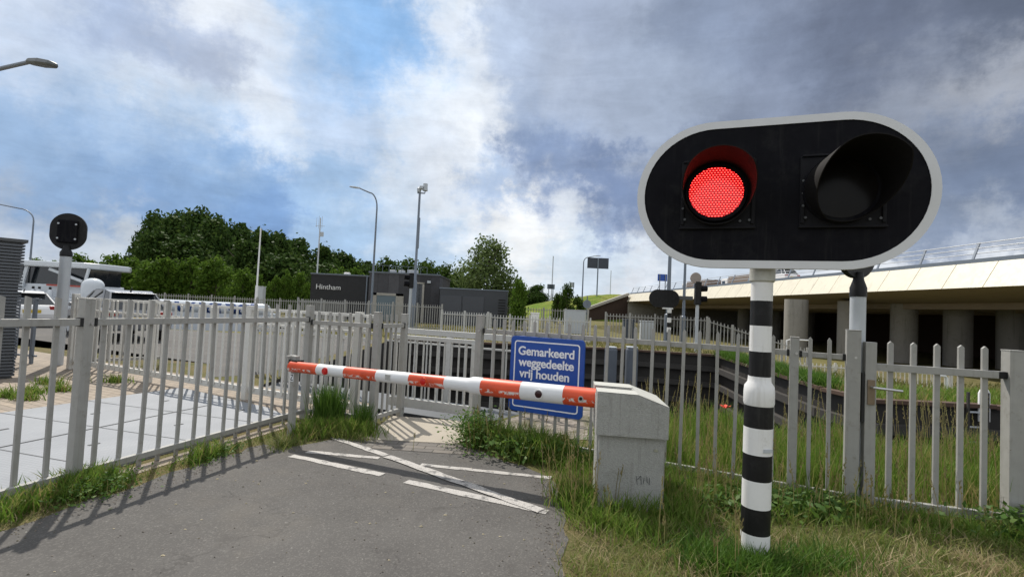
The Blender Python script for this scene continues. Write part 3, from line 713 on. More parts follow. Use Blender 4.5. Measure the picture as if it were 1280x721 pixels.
def boomlamp(u, r, mat, rim, nm):
    x = bs(u); mb = MB(); rr = .083 if u > 600 else .061
    mb.tube([(0, rr - .012, 0), (0, rr + .006, 0)], r + .010, 18); o = mb.build(nm, rim, boom, 0, (x, 0, -.004))
    mb = MB(); mb.tube([(0, rr + .004, 0), (0, rr + .010, 0), (0, rr + .013, 0)], [r, r, r * .7], 18); mb.build('reflector', mat, o)
# camera side of the boom is local +y or -y depending on heading
side = 1 if (boom.rotation_euler.to_matrix() @ Vector((0, 1, 0))).dot(EYEP - root) > 0 else -1
def boomlamp2(u, r, mat, rim, nm):
    x = bs(u); rr = .083 if u > 600 else .061
    mb = MB(); mb.tube([(0, side * (rr - .014), 0), (0, side * (rr + .005), 0)], r + .009, 20); o = mb.build(nm, rim, boom, 0, (x, 0, -.003))
    mb = MB(); mb.tube([(0, side * (rr + .003), 0), (0, side * (rr + .010), 0), (0, side * (rr + .014), 0)], [r, r, r * .6], 20); mb.build('lens', mat, o)
boomlamp2(677, .033, M('dark_red_lens', (.03, .006, .006), .15), m_white, 'boom_lamp')
boomlamp2(533, .030, m_red, m_boomred, 'boom_lamp'); boomlamp2(411, .030, m_red, m_red, 'boom_lamp')
boomlamp2(729, .014, m_black, m_steel, 'bolt')
mb = MB(); mb.box((0, 0, 0), (.06, .03, .055)); mb.build('sticker', M('grey_sticker', (.4, .4, .38), .6, 0, .4, 40), boom, 0, (bs(489), side * .049, .003))
rest = thing('boom_rest_post', 'square grey steel post carrying the tip of the boom', 'post', (-2.41, 5.75, 0), rad(-28))
mb = MB(); mb.box((0, 0, .40), (.065, .06, 1.0)); mb.build('shaft', m_galv, rest, .004)
mb = MB(); mb.box((-.07, .0, .845), (.04, .12, .11)); mb.box((.02, -.055, .805), (.17, .03, .03)); mb.build('catch', m_galv, rest, .003)
mb = MB(); mb.box((.01, 0, .845), (.14, .10, .03)); mb.build('pad', m_rubber, rest, .003)
mb = MB(); mb.box((0, -.033, .66), (.048, .006, .085)); pl = mb.build('sticker', m_signwhite, rest)
mb = MB(); mb.box((0, -.0375, .69), (.034, .002, .01)); mb.span((.015, -.0375, .685), (-.015, -.0375, .64), .002, .009, up=(0, 1, 0)); mb.box((0, -.0375, .635), (.034, .002, .01)); mb.build('mark', m_black, pl)

# ------------------------------------------------------------------ blue sign
def rrect(w, h, r, n=6):
    out = []
    for cx, cy, a0 in ((w / 2 - r, h / 2 - r, 0), (-w / 2 + r, h / 2 - r, 90), (-w / 2 + r, -h / 2 + r, 180), (w / 2 - r, -h / 2 + r, 270)):
        for i in range(n + 1):
            a = rad(a0 + 90 * i / n); out.append((cx + r * math.cos(a), cy + r * math.sin(a)))
    return out
sc_ = RF(.905, .075)
sg = thing('road_sign', 'blue square sign with white Dutch lettering hung on the fence', 'sign', (sc_.x, sc_.y, .823), RANG + rad(0))
SW, SH = .885, .845
mxs = Matrix(((1, 0, 0, 0), (0, 0, -1, 0), (0, 1, 0, 0), (0, 0, 0, 1)))        # panel plane x-z, facing -y
mb = MB(); mb.prism(rrect(SW, SH, .05), -.03, .0, 0, mxs); mb.build('panel', m_blue, sg, .004)
mb = MB(); o_ = rrect(SW - .10, SH - .10, .035); i_ = rrect(SW - .128, SH - .128, .022); n = len(o_)
mb.add([(p[0], p[1], .0025) for p in o_] + [(p[0], p[1], .0025) for p in i_], [(i, (i + 1) % n, n + (i + 1) % n, n + i) for i in range(n)], 0, False, mxs); mb.build('border', m_signwhite, sg)
for k, (txt, zz, xx) in enumerate((('Gemarkeerd', .255, -.005), ('weggedeelte', .130, .0), ('vrij houden', .005, -.015))):
    text(txt, .134, m_signwhite, sg, 'lettering', Matrix.Translation((xx, -.003, zz)) @ Matrix.Rotation(PI / 2, 4, 'X'), offset=.0032, extrude=.0012, space=.98)
for x in (-.3, .3):
    mb = MB(); mb.box((x, .05, .36), (.05, .05, .12)); mb.build('bracket', m_galv, sg, .003)

# ------------------------------------------------------------------ main signal
PX, PY = 1.655, 3.34
sig = thing('warning_signal', 'large two-lamp signal on striped pole, left lamp lit red', 'traffic signal', (PX, PY, 0), 0)
vz = [(338, 0), (350, 0), (376, 0), (407, 1), (439, 0), (470, 1), (478, 0)]
zz = lambda v: D(950, v, PY).z
mb = MB()
pz = [zz(v) for v in (700, 664, 632, 598, 566, 533, 503)]
mb.tube([(0, 0, -.2)] + [(0, 0, z) for z in pz], [.088] * 8, 32, [1, 0, 1, 0, 1, 0, 1]); mb.v = mb.v
mb = MB()
P = [(0, 0, -.2), (0, 0, zz(699))] + [(0, 0, zz(v)) for v in (664, 632, 598, 566, 533, 505)]
mb.tube(P, [.088] * len(P), 32, [1, 0, 1, 0, 1, 0, 1]); mb.build('lower_pole', [m_white, m_black], sig)
mb = MB()
mb.tube([(0, 0, zz(506)), (0, 0, zz(503)), (0, 0, zz(490)), (0, 0, zz(482)), (0, 0, zz(477)), (0, 0, zz(470))], [.0885, .094, .094, .09, .072, .069], 32); mb.build('collar', m_white, sig)
mb = MB()
mb.tube([(0, 0, zz(472)), (0, 0, zz(439)), (0, 0, zz(407)), (0, 0, zz(376)), (0, 0, zz(352))], .0665, 32, [1, 0, 1, 0]); mb.tube([(0, 0, zz(356)), (0, 0, 2.5)], .055, 24); mb.build('upper_pole', [m_white, m_black], sig)
mb = MB(); mb.tube([(0, 0, zz(353)), (0, 0, zz(351)), (0, 0, zz(342)), (0, 0, zz(330))], [.068, .078, .078, .076], 32); mb.build('pole_cap', m_conc_lid, sig)
mb = MB(); mb.add([(-.045, -.0895, 0), (.045, -.0895, 0), (.045, -.0895, .03), (-.045, -.0895, .03)], [(0, 1, 2, 3)]); 
mb = MB(); mb.box((0, -.0885, 0), (.06, .006, .022)); mb.build('sticker', m_lightgrey, sig, 0, (.012, 0, zz(559)), (0, 0, rad(8)))
YAW, TILT = -rad(20.4), .036
hd = bpy.data.objects.new('signal_head', None)
# board frame: x right along the board, z up, -y the face
BW, BR = .374, .495
def stadium(a, R, n=28):
    out = []
    for i in range(n + 1):
        th = -PI / 2 + PI * i / n; out.append((a + R * math.cos(th), R * math.sin(th)))
    for i in range(n + 1):
        th = PI / 2 + PI * i / n; out.append((-a + R * math.cos(th), R * math.sin(th)))
    return out
HM = Matrix.Translation((1.665 - PX, 3.219 - PY, 2.378)) @ Matrix.Rotation(YAW, 4, 'Z') @ Matrix.Rotation(-TILT, 4, 'X')
def hb(mb, name, mats, parent=None, bevel=0):
    o = mb.build(name, mats, parent or sig, bevel)
    if parent is None: o.matrix_local = HM
    return o
mb = MB(); mb.prism(stadium(BW, BR), -.012, .0, 0, mxs); board = hb(mb, 'backboard', m_matt_black)
mb = MB(); o_ = stadium(BW, BR + .0); i_ = stadium(BW, BR - .050); n = len(o_)
for (zf, zb) in ((.006, -.020),):
    mb.add([(p[0], p[1], zf) for p in o_] + [(p[0], p[1], zf) for p in i_] + [(p[0] * 1.001, p[1] * 1.001, zb) for p in o_] + [(p[0], p[1], .0012) for p in i_],
       [(i, (i + 1) % n, n + (i + 1) % n, n + i) for i in range(n)] + [(2 * n + i, 2 * n + (i + 1) % n, (i + 1) % n, i) for i in range(n)] + [(n + i, n + (i + 1) % n, 3 * n + (i + 1) % n, 3 * n + i) for i in range(n)], 0, False, mxs)
mb.build('border', M('rim_white', (.66, .67, .68), .5, 0, .06, 12, dirt=(.35, .34, .32), dirt_amt=.4, dirt_scale=12, dirt_lo=.6), board)
def lens_mat(lit):
    m, t, b, out = mat_base('lit_red_lens' if lit else 'dark_lens')
    tc = t.node('ShaderNodeTexCoord').outputs['Object']
    if lit:
        sp = t.node('ShaderNodeSeparateXYZ'); t.link(tc, sp.inputs[0])
        # honeycomb of small lenslets, offset every other row
        pitch = .0200; rowh = .0152
        row = t.math('FLOOR', t.math('DIVIDE', sp.outputs[2], rowh))
        odd = t.math('MULTIPLY', t.math('MODULO', t.math('ABSOLUTE', row), 2.0), pitch / 2)
        fx = t.math('ABSOLUTE', t.math('SUBTRACT', t.math('FRACT', t.math('ADD', t.math('DIVIDE', t.math('ADD', sp.outputs[0], odd), pitch), 50)), .5))
        fz = t.math('ABSOLUTE', t.math('SUBTRACT', t.math('FRACT', t.math('ADD', t.math('DIVIDE', sp.outputs[2], rowh), 50)), .5))
        rr = t.math('SQRT', t.math('ADD', t.math('POWER', t.math('MULTIPLY', fx, 1.0), 2), t.math('POWER', t.math('MULTIPLY', fz, 1.5), 2)))
        dot = t.ramp(t.math('MULTIPLY', rr, -1), -.40, -.20)
        b.inputs['Base Color'].default_value = (.12, .002, .002, 1); b.inputs['Roughness'].default_value = .2
        t.link(t.mix(dot, (1, .0, .012, 1), (1, .048, .036, 1)), b.inputs['Emission Color'])
        t.link(t.math('ADD', t.math('MULTIPLY', dot, 6.5), .30), b.inputs['Emission Strength'])
    else:
        n = t.noise(tc, 9, 3)
        t.link(t.mix(n, (.004, .004, .004, 1), (.014, .012, .010, 1)), b.inputs['Base Color'])
        b.inputs['Roughness'].default_value = .22; b.inputs['Specular IOR Level'].default_value = .14
    return m
def signal_lamp(cx, lit, L, skew, r_l, r_v):
    # housing plate, bezel, lens, visor; all share the board plane
    mb = MB(); mb.box((cx + .01, -.006, -.005), (.46, .012, .46)); mb.box((cx + .01, -.016, .222), (.44, .02, .014)); mb.box((cx + .01, -.016, -.232), (.47, .02, .014))
    for sx in (-1, 1): mb.box((cx + .01 + sx * .215, -.016, -.08), (.02, .018, .26))
    h = mb.build('lamp_door', m_door, board, .004)
    for (qx, qz) in ((-.205, .06), (-.205, -.02), (-.205, -.1), (.15, -.19), (.205, -.185), (-.19, -.175)):
        mb = MB(); mb.tube([(cx + qx, -.026, qz), (cx + qx, -.032, qz)], .008, 8); mb.build('screw', m_darkgrey, h)
    mb = MB(); n = 40
    mb.tube([(cx, -.012, 0), (cx, -.045, 0)], [r_l + .03, r_l + .022], n); mb.build('bezel', m_matt_black, h)
    mb = MB(); rings = 8; vs = [(0, -.030, 0)]; fs = []
    for i in range(1, rings + 1):
        ra = r_l * i / rings
        for k in range(n): a = 2 * PI * k / n; vs.append((ra * math.cos(a), -.030 * (1 - .0 * (i / rings) ** 2) * math.cos(i / rings * .9), ra * math.sin(a)))
    for k in range(n): fs.append((0, 1 + k, 1 + (k + 1) % n))
    for i in range(rings - 1):
        for k in range(n):
            a = 1 + i * n + k; b = 1 + i * n + (k + 1) % n; fs.append((a, a + n, b + n, b))
    mb.add(vs, fs, 0, True); mb.build('lens', lens_mat(lit), h, 0, (cx, -.030, 0), label='lit red lens of small glowing cells' if lit else 'dark unlit lens')
    # visor: tunnel, long at the top, cut away below
    mb = MB(); n = 64; vs = []; th = .006
    for k in range(n + 1):
        a = -PI / 2 + 2 * PI * k / n; s_ = (math.sin(a) + 1) / 2
        ln = L * (.10 + .90 * min(1, max(0, (s_ - .05) / .72)) ** .85) + .02
        for (rr0, rr1) in ((r_v, r_v * 1.03), (r_v - th, r_v * 1.03 - th)):
            c, s2 = math.cos(a), math.sin(a)
            vs += [(cx + rr0 * c, -.012, rr0 * s2), (cx + rr1 * c + skew[0] * ln, -.012 - ln, rr1 * s2 + skew[1] * ln)]
    for k in range(n):
        o = k * 4; p = o + 4
        fs_ = [(o, p, p + 1, o + 1), (o + 2, o + 3, p + 3, p + 2), (o + 1, p + 1, p + 3, o + 3)]
        mb.add([], [], 0)
        for f in fs_: mb.f.append(list(f)); mb.mi.append(0); mb.sm.append(True)
    mb.v = [Vector(v) for v in vs]
    mb.build('visor', m_visor, h)
m_door = M('door_black', (.008, .008, .010), .7, 0, .2, 10, .05, 150, spec=.2)
m_visor = M('visor_black', (.009, .008, .008), .7, 0, .15, 12, .03, 120, spec=.15)
signal_lamp(-.357, True, .30, (.05, .0), .168, .212)
signal_lamp(.357, False, .40, (.13, -.04), .185, .205)

# back-facing signals : pole + rounded plate seen from behind
def rear_signal(label, base, h, pole_r, w, hh, facing, zc_, pole_mat=m_lightgrey, z0=0):
    t_ = thing('signal_seen_from_behind', label, 'traffic signal', (*base, 0), facing)
    mb = MB(); mb.tube([(0, 0, z0 - .2), (0, 0, h)], pole_r, 20); mb.build('pole', pole_mat, t_)
    mb = MB(); mb.tube([(0, 0, h - .02), (0, 0, h + .06), (0, 0, h + .13), (0, 0, h + .20)], [pole_r * 1.08, pole_r * 1.08, pole_r * .7, pole_r * .6], 18); mb.build('clamp', m_black, t_)
    mb = MB(); mb.prism(stadium(0.001 + max(0, (w - hh) / 2), min(w, hh) / 2) if w >= hh else [(y, x) for x, y in stadium((hh - w) / 2, w / 2)][::-1], -.03, .02, 0, mxs)
    bd_ = mb.build('backboard', m_black, t_, 0, (0, .02, zc_))
    mb = MB(); mb.box((0, -.05, 0), (w * .55, .05, hh * .62)); mb.build('lamp_housing', m_matt_black, bd_, .02)
    for sx in (-1, 1):
        for sz in (-1, 1):
            mb = MB(); mb.tube([(sx * w * .24, -.075, sz * hh * .2), (sx * w * .24, -.085, sz * hh * .2)], .018, 10); mb.build('bolt', m_lightgrey, bd_)
    return t_
b = G(70, 456); zt = lambda v, u=76: D(u, v, b.y).z
rear_signal('black rounded signal on pale grey pole at far left, seen from behind', (b.x + .02, b.y), zt(319), .095, .60, .74, rad(20), zt(289))
b2 = RF(3.80, -.12)
rear_signal('black signal on grey tube behind the tall fence post, half hidden by the large signal', (b2.x, b2.y), D(1070, 368, b2.y).z, .062, .62, .60, rad(28), 2.27)

# louvred cabinet at the left edge
lv = thing('louvred_kiosk', 'dark grey kiosk clad in horizontal louvres at the left edge', 'kiosk', (-8.22, 8.45, 0), rad(50))
mb = MB(); mb.box((-1.2, .9, 1.12), (2.36, 1.76, 2.3)); mb.build('wall', m_darkgrey, lv)
mb = MB()
for k in range(42): mb.box((-1.2, 0, .06 + k * .0525), (2.4, .05, .030)); mb.box((0, .9, .06 + k * .0525), (.05, 1.8, .030))
mb.build('louvres', M('louvre_metal', (.10, .11, .125), .4, .3, .1, 5), lv)
mb = MB(); mb.box((-1.2, .9, 2.29), (2.5, 1.9, .05)); mb.build('roof', m_darkgrey, lv)

# ------------------------------------------------------------------ masts and lamps
def lamp_post(label, base, h, arm, head_len, face, r=.06, mat=m_steelgrey, rise=.7, headmat=None, group='street lamps', tilt=.10):
    t_ = thing('street_lamp', label, 'street lamp', (*base, 0), face, group)
    P = [(0, 0, -.2), (0, 0, h * .45), (0, 0, h - rise)]; R_ = [r, r * .85, r * .62]
    for i in range(1, 7): a = PI / 2 * i / 6; P.append((arm * .45 * (1 - math.cos(a)), 0, h - rise + rise * .8 * math.sin(a))); R_.append(r * .55)
    P.append((arm, 0, h)); R_.append(r * .5)
    mb = MB(); mb.tube(P[:3], R_[:3], 12); mb.build('pole', mat, t_)
    mb = MB(); mb.tube(P[2:], R_[2:], 10); mb.build('arm', mat, t_)
    mb = MB(); z = h; a0 = arm
    hl = head_len
    secs = [(0, .05, .05), (.08, .07, .06), (.45, .10, .075), (.85, .09, .06), (1, .03, .03)]
    vs = []; fs = []
    for (k, hw, hh) in secs:
        x = a0 - .04 + hl * k; zz_ = z + hl * k * tilt
        vs += [(x, -hw, zz_), (x, -hw * .6, zz_ + hh), (x, hw * .6, zz_ + hh), (x, hw, zz_), (x, hw * .7, zz_ - hh * .6), (x, -hw * .7, zz_ - hh * .6)]
    for i in range(len(secs) - 1):
        for k in range(6): fs.append((i * 6 + k, i * 6 + (k + 1) % 6, (i + 1) * 6 + (k + 1) % 6, (i + 1) * 6 + k))
    fs.append(tuple(range(6))[::-1]); fs.append(tuple(range((len(secs) - 1) * 6, len(secs) * 6)))
    mb.add(vs, fs, 0, False); mb.build('lamp_head', headmat or m_lightgrey, t_, .006)
    return t_
def at_base(u, v): p = G(u, v); return (p.x, p.y)
# near lamp : only its head reaches into the frame at the top left
hp = D(0, 62, 9.0); he = D(70, 80, 8.4)
dv = Vector((he.x - hp.x, he.y - hp.y)); 
lb = Vector((he.x, he.y)) - dv.normalized() * 2.80
lamp_post('street lamp of which only arm and grey head reach in at top left', (lb.x, lb.y), he.z + .13, 2.05, .80, math.atan2(dv.y, dv.x), .07, m_steelgrey, .06, M('lamp_head_grey', (.10, .11, .11), .5, .2, .2, 20), tilt=-.20)
y = 30; h_ = D(8, 256, y).z; bp = D(40, 300, y)
lamp_post('thin street lamp bending left behind the black rear signal', (bp.x, bp.y), h_ + .0, 2.1, .8, rad(182), .065, m_steelgrey, .9)
y = 34; bp = D(463, 400, y); h_ = D(440, 235, y).z
lamp_post('tall street lamp bending left in front of the brick building', (bp.x, bp.y), h_, 1.25, .75, rad(180), .085, m_steelgrey, 1.3)
y = 62; bp = D(727, 390, y); h_ = D(735, 320, y).z
lamp_post('street lamp bending right in front of the grass embankment', (bp.x, bp.y), h_, 1.2, .9, rad(0), .10, m_steelgrey, .8)
def mast(name, label, cat, u, v, y, vtop, r, mat, extra=None, group=None):
    p = D(u, v, y); t_ = thing(name, label, cat, (p.x, p.y, 0), 0, group); h = D(u, vtop, y).z
    mb = MB(); mb.tube([(0, 0, -.2), (0, 0, h * .35), (0, 0, h * .36), (0, 0, h)], [r, r, r * .62, r * .5], 14); mb.build('pole', mat, t_)
    if extra: extra(t_, h)
    return t_
def cam_top(t_, h):
    mb = MB(); mb.box((.08, 0, h - .05), (.45, .1, .06)); mb.box((.32, 0, h + .15), (.05, .05, .35)); mb.build('bracket', m_steelgrey, t_)
    mb = MB(); mb.tube([(-.05, 0, h + .0), (-.05, 0, h + .22), (-.05, 0, h + .32)], [.12, .14, .05], 12); mb.box((.12, -.1, h + .26), (.2, .36, .18)); mb.tube([(.32, 0, h + .1), (.32, 0, h + .55)], [.16, .14], 12); mb.build('camera', m_lightgrey, t_, .01)
    mb = MB(); mb.box((.06, 0, h * .70), (.10, .14, 1.9)); mb.build('cable_box', m_steelgrey, t_)
mast('camera_mast', 'tall grey camera mast beside the black traffic light near the building', 'mast', 516, 400, 31, 240, .13, m_steelgrey, cam_top)
def ant(t_, h):
    mb = MB()
    for k in (-.5, -.2, .25): mb.box((k * .8, 0, h - .5), (.03, .03, 1.6 - abs(k)))
    mb.box((0, 0, h - .9), (1.0, .04, .04)); mb.box((.25, 0, h - 1.8), (.35, .12, .5)); mb.build('aerials', m_lightgrey, t_)
mast('antenna_mast', 'thin aerial mast rising from the trees left of the building', 'mast', 394, 380, 55, 272, .13, m_lightgrey, ant)
mast('flagpole', 'bare white pole in front of the dark trees', 'pole', 319, 390, 38, 285, .10, m_white)
mast('mast', 'slim distant mast on the horizon above the embankment, left of the notice boards', 'mast', 689, 380, 180, 320, .35, m_lightgrey)
mast('mast', 'grey tube mast rising behind the lower left edge of the large signal', 'mast', 834, 420, 26, 320, .17, m_steelgrey)
mast('mast', 'thinner grey mast between the tube mast and the small traffic light', 'mast', 853.5, 420, 27, 328, .13, m_steelgrey, lambda t_, h: MB().box((0, 0, h - 1.9), (.9, .2, .2)).build('camera', m_darkgrey, t_, .02))
mast('mast', 'small distant lamp mast right of the big motorway sign', 'mast', 762, 385, 150, 338, .2, m_lightgrey)

def small_light(label, u, vb, y, vtop, vmid, face, pole_mat=m_lightgrey, pole_r=.08, visors=True):
    p = D(u, vb, y); t_ = thing('small_traffic_light', label, 'traffic signal', (p.x, p.y, 0), face)
    hm = D(u, vmid, y).z; ht = D(u, vtop, y).z
    mb = MB(); mb.tube([(0, 0, -.2), (0, 0, hm + .1)], pole_r, 14); mb.build('pole', pole_mat, t_)
    H_ = ht - hm; mb = MB(); mb.box((0, 0, hm + H_ / 2), (.28, .26, H_)); hs = mb.build('housing', m_black, t_, .03)
    if visors:
        for k in (.25, .70):
            mb = MB(); mb.tube([(.1, 0, hm + H_ * k), (.42, 0, hm + H_ * k + .02)], [.15, .14], 14, caps=True); mb.build('visor', m_matt_black, hs)
    return t_
small_light('small black traffic light with side visors under the overpass edge', 871, 405, 24, 352, 381, rad(0))
p = D(869, 350, 24); o = thing('searchlight', 'round pale floodlight on top of the small black traffic light', 'floodlight', (p.x, p.y, p.z - .05), 0)
mb = MB(); mb.tube([(0, .1, .15), (0, -.1, .15)], [.22, .26], 18); mb.box((0, 0, -.03), (.08, .08, .12)); mb.build('housing', M('pale_brown', (.32, .27, .24), .5), o, .01)
small_light('black traffic light on pale pole in front of the camera mast', 511, 405, 30, 341, 360, rad(200))

# striped signal seen from behind on the right bank
yb = 25; p = D(836, 415, yb); t_ = thing('striped_rear_signal', 'black signal board on striped pole across the water, seen from behind', 'traffic signal', (p.x, p.y, 0), rad(10))
mb = MB(); zs = [D(836, v, yb).z for v in (425, 415, 409, 403, 397, 391, 385)]; mb.tube([(0, 0, z) for z in zs], .10, 14, [1, 0, 1, 0, 1, 0]); mb.build('pole', [m_white, m_black], t_)
zc_ = D(824, 373, yb).z; mb = MB(); mb.prism(stadium(.36, .44), -.02, .02, 0, mxs); mb.build('backboard', m_black, t_, 0, (-.3, 0, zc_))
mb = MB(); mb.box((-.1, 0, zc_ - .47), (.55, .05, .07)); mb.build('bracket', m_white, t_)

# ------------------------------------------------------------------ far-bank fences
def far_fence(label, a, b, n_posts, z0, z1, spacing, bar, mat=m_galv, za=0, zb=0, point=True, group=None, rail_z=None):
    a = Vector(a); b = Vector(b); d = b - a; L = d.length
    t_ = thing('railing_fence', label, 'fence', (*a, 0), math.atan2(d.y, d.x), group)
    zf = lambda x: za + (zb - za) * x / L
    for k in range(n_posts):
        x = L * k / (n_posts - 1); mb = MB(); mb.box((x, 0, (z0 + z1) / 2 + zf(x)), (bar * 2.4, bar * 2.4, z1 - z0 + .16)); mb.build('post', mat, t_)
    for z in (z0 + .12, rail_z or z1 - .14):
        mb = MB(); mb.span((0, -.02, z + za), (L, -.02, z + zb), .04, .045); mb.build('rail', mat, t_)
    mb = MB(); x = spacing / 2
    me = MB().box((0, 0, (z0 + z1) / 2), (bar, bar * .6, z1 - z0)).mesh('picket', mat)
    ks = []
    while x < L: ks.append(x); x += spacing
    if len(ks) <= 100:
        for x in ks: place(me, 'picket', t_, 0, (x, .02, zf(x)))
    else:
        for x in ks: mb.box((x, .02, (z0 + z1) / 2 + zf(x)), (bar, bar * .6, z1 - z0))
        o = mb.build('pickets', mat, t_); o['kind'] = 'stuff'
    return t_
far_fence('long low fence in front of the dark wood, across the lock', (D(175, 380, 36).x, 36), (D(432, 385, 38).x, 38), 10, .05, 1.45, .16, .035)
far_fence('fence on the grass before the brick building with lettering', (D(372, 385, 31).x, 31), (D(552, 395, 30).x, 30), 7, .05, 1.55, .14, .035)
far_fence('pale railing along the far lock side, below the grey container', (D(552, 395, 26.5).x, 26.5), (D(610, 395, 26.0).x, 26.0), 3, .0, 1.25, .13, .04, m_railwhite, point=False)
far_fence('pale railing right of the far lock gate, above the blue sign', (D(613, 395, 25.8).x, 25.8), (D(738, 400, 25).x, 25), 6, .0, 1.2, .15, .035, m_railwhite)
far_fence('grey picket fence behind the lock at the foot of the embankment', (D(600, 390, 42).x, 42), (D(735, 395, 40).x, 40), 6, .1, 1.7, .22, .05)
far_fence('grey pointed fence on the right bank before the overpass', (D(757, 400, 27.5).x, 27.5), (D(884, 400, 26).x, 26), 5, .05, 1.55, .165, .04)
far_fence('grey fence stepping down the right bank towards the underpass', (D(886, 400, 26).x, 26), (D(1010, 410, 25).x, 25), 5, .05, 1.5, .17, .04, za=0, zb=-1.25)
far_fence('low pale fence in the dip under the overpass', (D(1000, 400, 24).x, 24), (D(1190, 410, 22.5).x, 22.5), 5, .05, 1.0, .17, .035, za=-1.33, zb=-1.33, mat=m_galv_pale)
def frame_rail(label, u0, u1, vt, vb, y, n=1):
    a = D(u0, vb, y); b = D(u1, vb, y); h = D(u0, vt, y).z - a.z; t_ = thing('hoop_rail', label, 'hoop rail', (a.x, y, a.z), 0)
    W_ = b.x - a.x; mb = MB(); mb.tube([(0, 0, -.3), (0, 0, h - .05), (W_ * .15, 0, h), (W_ * .85, 0, h), (W_, 0, h - .05), (W_, 0, -.3)], .035, 10); mb.build('hoop', m_white, t_)
    return t_
frame_rail('small white rail hoop left of the canal ladder', 1168, 1183, 469, 487, 12.6)
frame_rail('white ladder hoop standing on the canal edge', 1225, 1235, 488, 508, 10.4)
frame_rail('white tube rail frame by the first overpass column', 983, 1014, 424, 442, 26)
t_ = thing('canal_ladder', 'steel ladder down the dark canal wall below the hoops', 'ladder', (D(1218, 500, 10.42).x, 10.34, 0), 0)
mb = MB(); [mb.span((x, 0, .3), (x, 0, -2.6), .04, .04) for x in (-.2, .2)]; mb.build('side_rails', m_beam, t_)
for k in range(8): MB().span((-.2, 0, -.1 - k * .3), (.2, 0, -.1 - k * .3), .03, .03).build('rung', m_lightgrey, t_)

def cabinet(name, label, u0, u1, vt, y, mat, dep=.5, vb=None, group=None):
    a = D(u0, vt, y); b = D(u1, vt, y); t_ = thing(name, label, 'cabinet', ((a.x + b.x) / 2, y, gz((a.x + b.x) / 2, y)), 0, group)
    w = b.x - a.x; h = a.z - gz((a.x + b.x) / 2, y); mb = MB(); mb.box((0, 0, h / 2 - .02), (w, dep, h)); mb.build('housing', mat, t_, .02)
    mb = MB(); mb.box((0, 0, h), (w + .06, dep + .06, .05)); mb.build('roof', mat, t_, .01)
    mb = MB(); mb.box((0, -dep / 2 - .004, h * .5), (w * .86, .02, h * .8)); mb.build('door', mat, t_, .006)
    return t_
cabinet('switch_cabinet', 'dark blue-grey cabinet behind the right bank fence', 779, 792, 399, 28.5, M('bluegrey_cabinet', (.06, .075, .10), .5))
cabinet('switch_cabinet', 'pale grey cabinet right of the dark one behind the bank fence', 801, 816, 401, 30, m_lightgrey)
cabinet('switch_cabinet', 'light grey cabinet at the foot of the embankment below the round sign', 706, 732, 387, 36, m_lightgrey)
cabinet('switch_cabinet', 'small white cabinet in the middle of the far lock fence', 664, 674, 391, 28, m_white)
cabinet('switch_cabinet', 'grey cabinet before the dark wood near the white pole', 322, 331, 358, 44, m_lightgrey)
# round sign seen from behind, and dolphins in the water
p = D(733, 400, 48); t_ = thing('round_sign', 'round grey road sign seen from behind before the brown retaining wall', 'sign', (p.x, p.y, 0), rad(5))
mb = MB(); mb.tube([(0, 0, 0), (0, 0, 3.1)], .05, 10); mb.build('post', m_steelgrey, t_)
mb = MB(); mb.tube([(0, -.03, D(733, 380, 48).z), (0, .0, D(733, 380, 48).z)], .40, 24); mb.build('disc', m_steelgrey, t_)
mb = MB(); mb.tube([(0, -.03, D(733, 390, 48).z), (0, .0, D(733, 390, 48).z)], .26, 20); mb.build('lower_disc', m_darkgrey, t_)
for k, (u0, u1, lab) in enumerate(((757, 771, 'left one of two grey mooring piles standing in the canal'), (783, 797, 'right one of two grey mooring piles, before the dark wall'))):
    a = D(u0, 434, 13.5); b_ = D(u1, 434, 13.5); t_ = thing('mooring_pile', lab, 'mooring pile', ((a.x + b_.x) / 2, 13.5, -3.4), 0, 'mooring piles in the canal')
    w = b_.x - a.x; mb = MB(); mb.box((0, 0, (a.z + 3.4) / 2), (w, w, a.z + 3.4)); mb.build('pile', M('pile_grey', (.10, .115, .14), .6, 0, .2, 4), t_, .06)
    mb = MB(); mb.box((0, 0, a.z + 3.41), (w * .9, w * .9, .04)); mb.build('cap', m_lightgrey, t_, .02)

# ------------------------------------------------------------------ lock building and container
YB = 43
x0 = D(387, 380, YB).x; x1 = D(461, 380, YB).x; x2 = D(549, 380, YB).x
hl = D(420, 344, YB).z; ht = D(510, 343.5, YB).z
bl = thing('lock_building', 'low dark brick lock building with the name Hintham on its wall', 'building', (0, 0, 0))
mb = MB(); mb.box((0, 0, 0), (x1 - x0, 6, hl)); mb.build('wall', m_brickwall, bl, 0, ((x0 + x1) / 2, YB + 3, hl / 2), None, 'low brick wing with lettering')
mb = MB(); mb.box(((x0 + x1) / 2, YB + 3, hl + .02), (x1 - x0 + .1, 6.1, .1)); mb.build('roof', m_darkgrey, bl)
mb = MB(); mb.box((0, 0, 0), (x2 - x1, 7, ht)); mb.build('wall', m_brickwall, bl, 0, ((x1 + x2) / 2, YB + 3.2, ht / 2), None, 'taller brick block')
mb = MB(); mb.box(((x1 + x2) / 2, YB + 3.2, ht + .03), (x2 - x1 + .12, 7.1, .12)); mb.build('roof', m_darkgrey, bl)
xa = D(465, 380, YB).x; xb_ = D(505, 380, YB).x; zt_ = D(485, 366.5, YB).z
mb = MB(); wy = YB - .33
for (cx, w, z, h) in ((xa + .22, .45, zt_ / 2, zt_), (xb_ - .32, .65, zt_ / 2, zt_), ((xa + xb_) / 2, xb_ - xa, zt_ - .1, .2)): mb.box((cx, wy, z), (w, .08, h))
fr = mb.build('window_frame', m_concrete, bl)
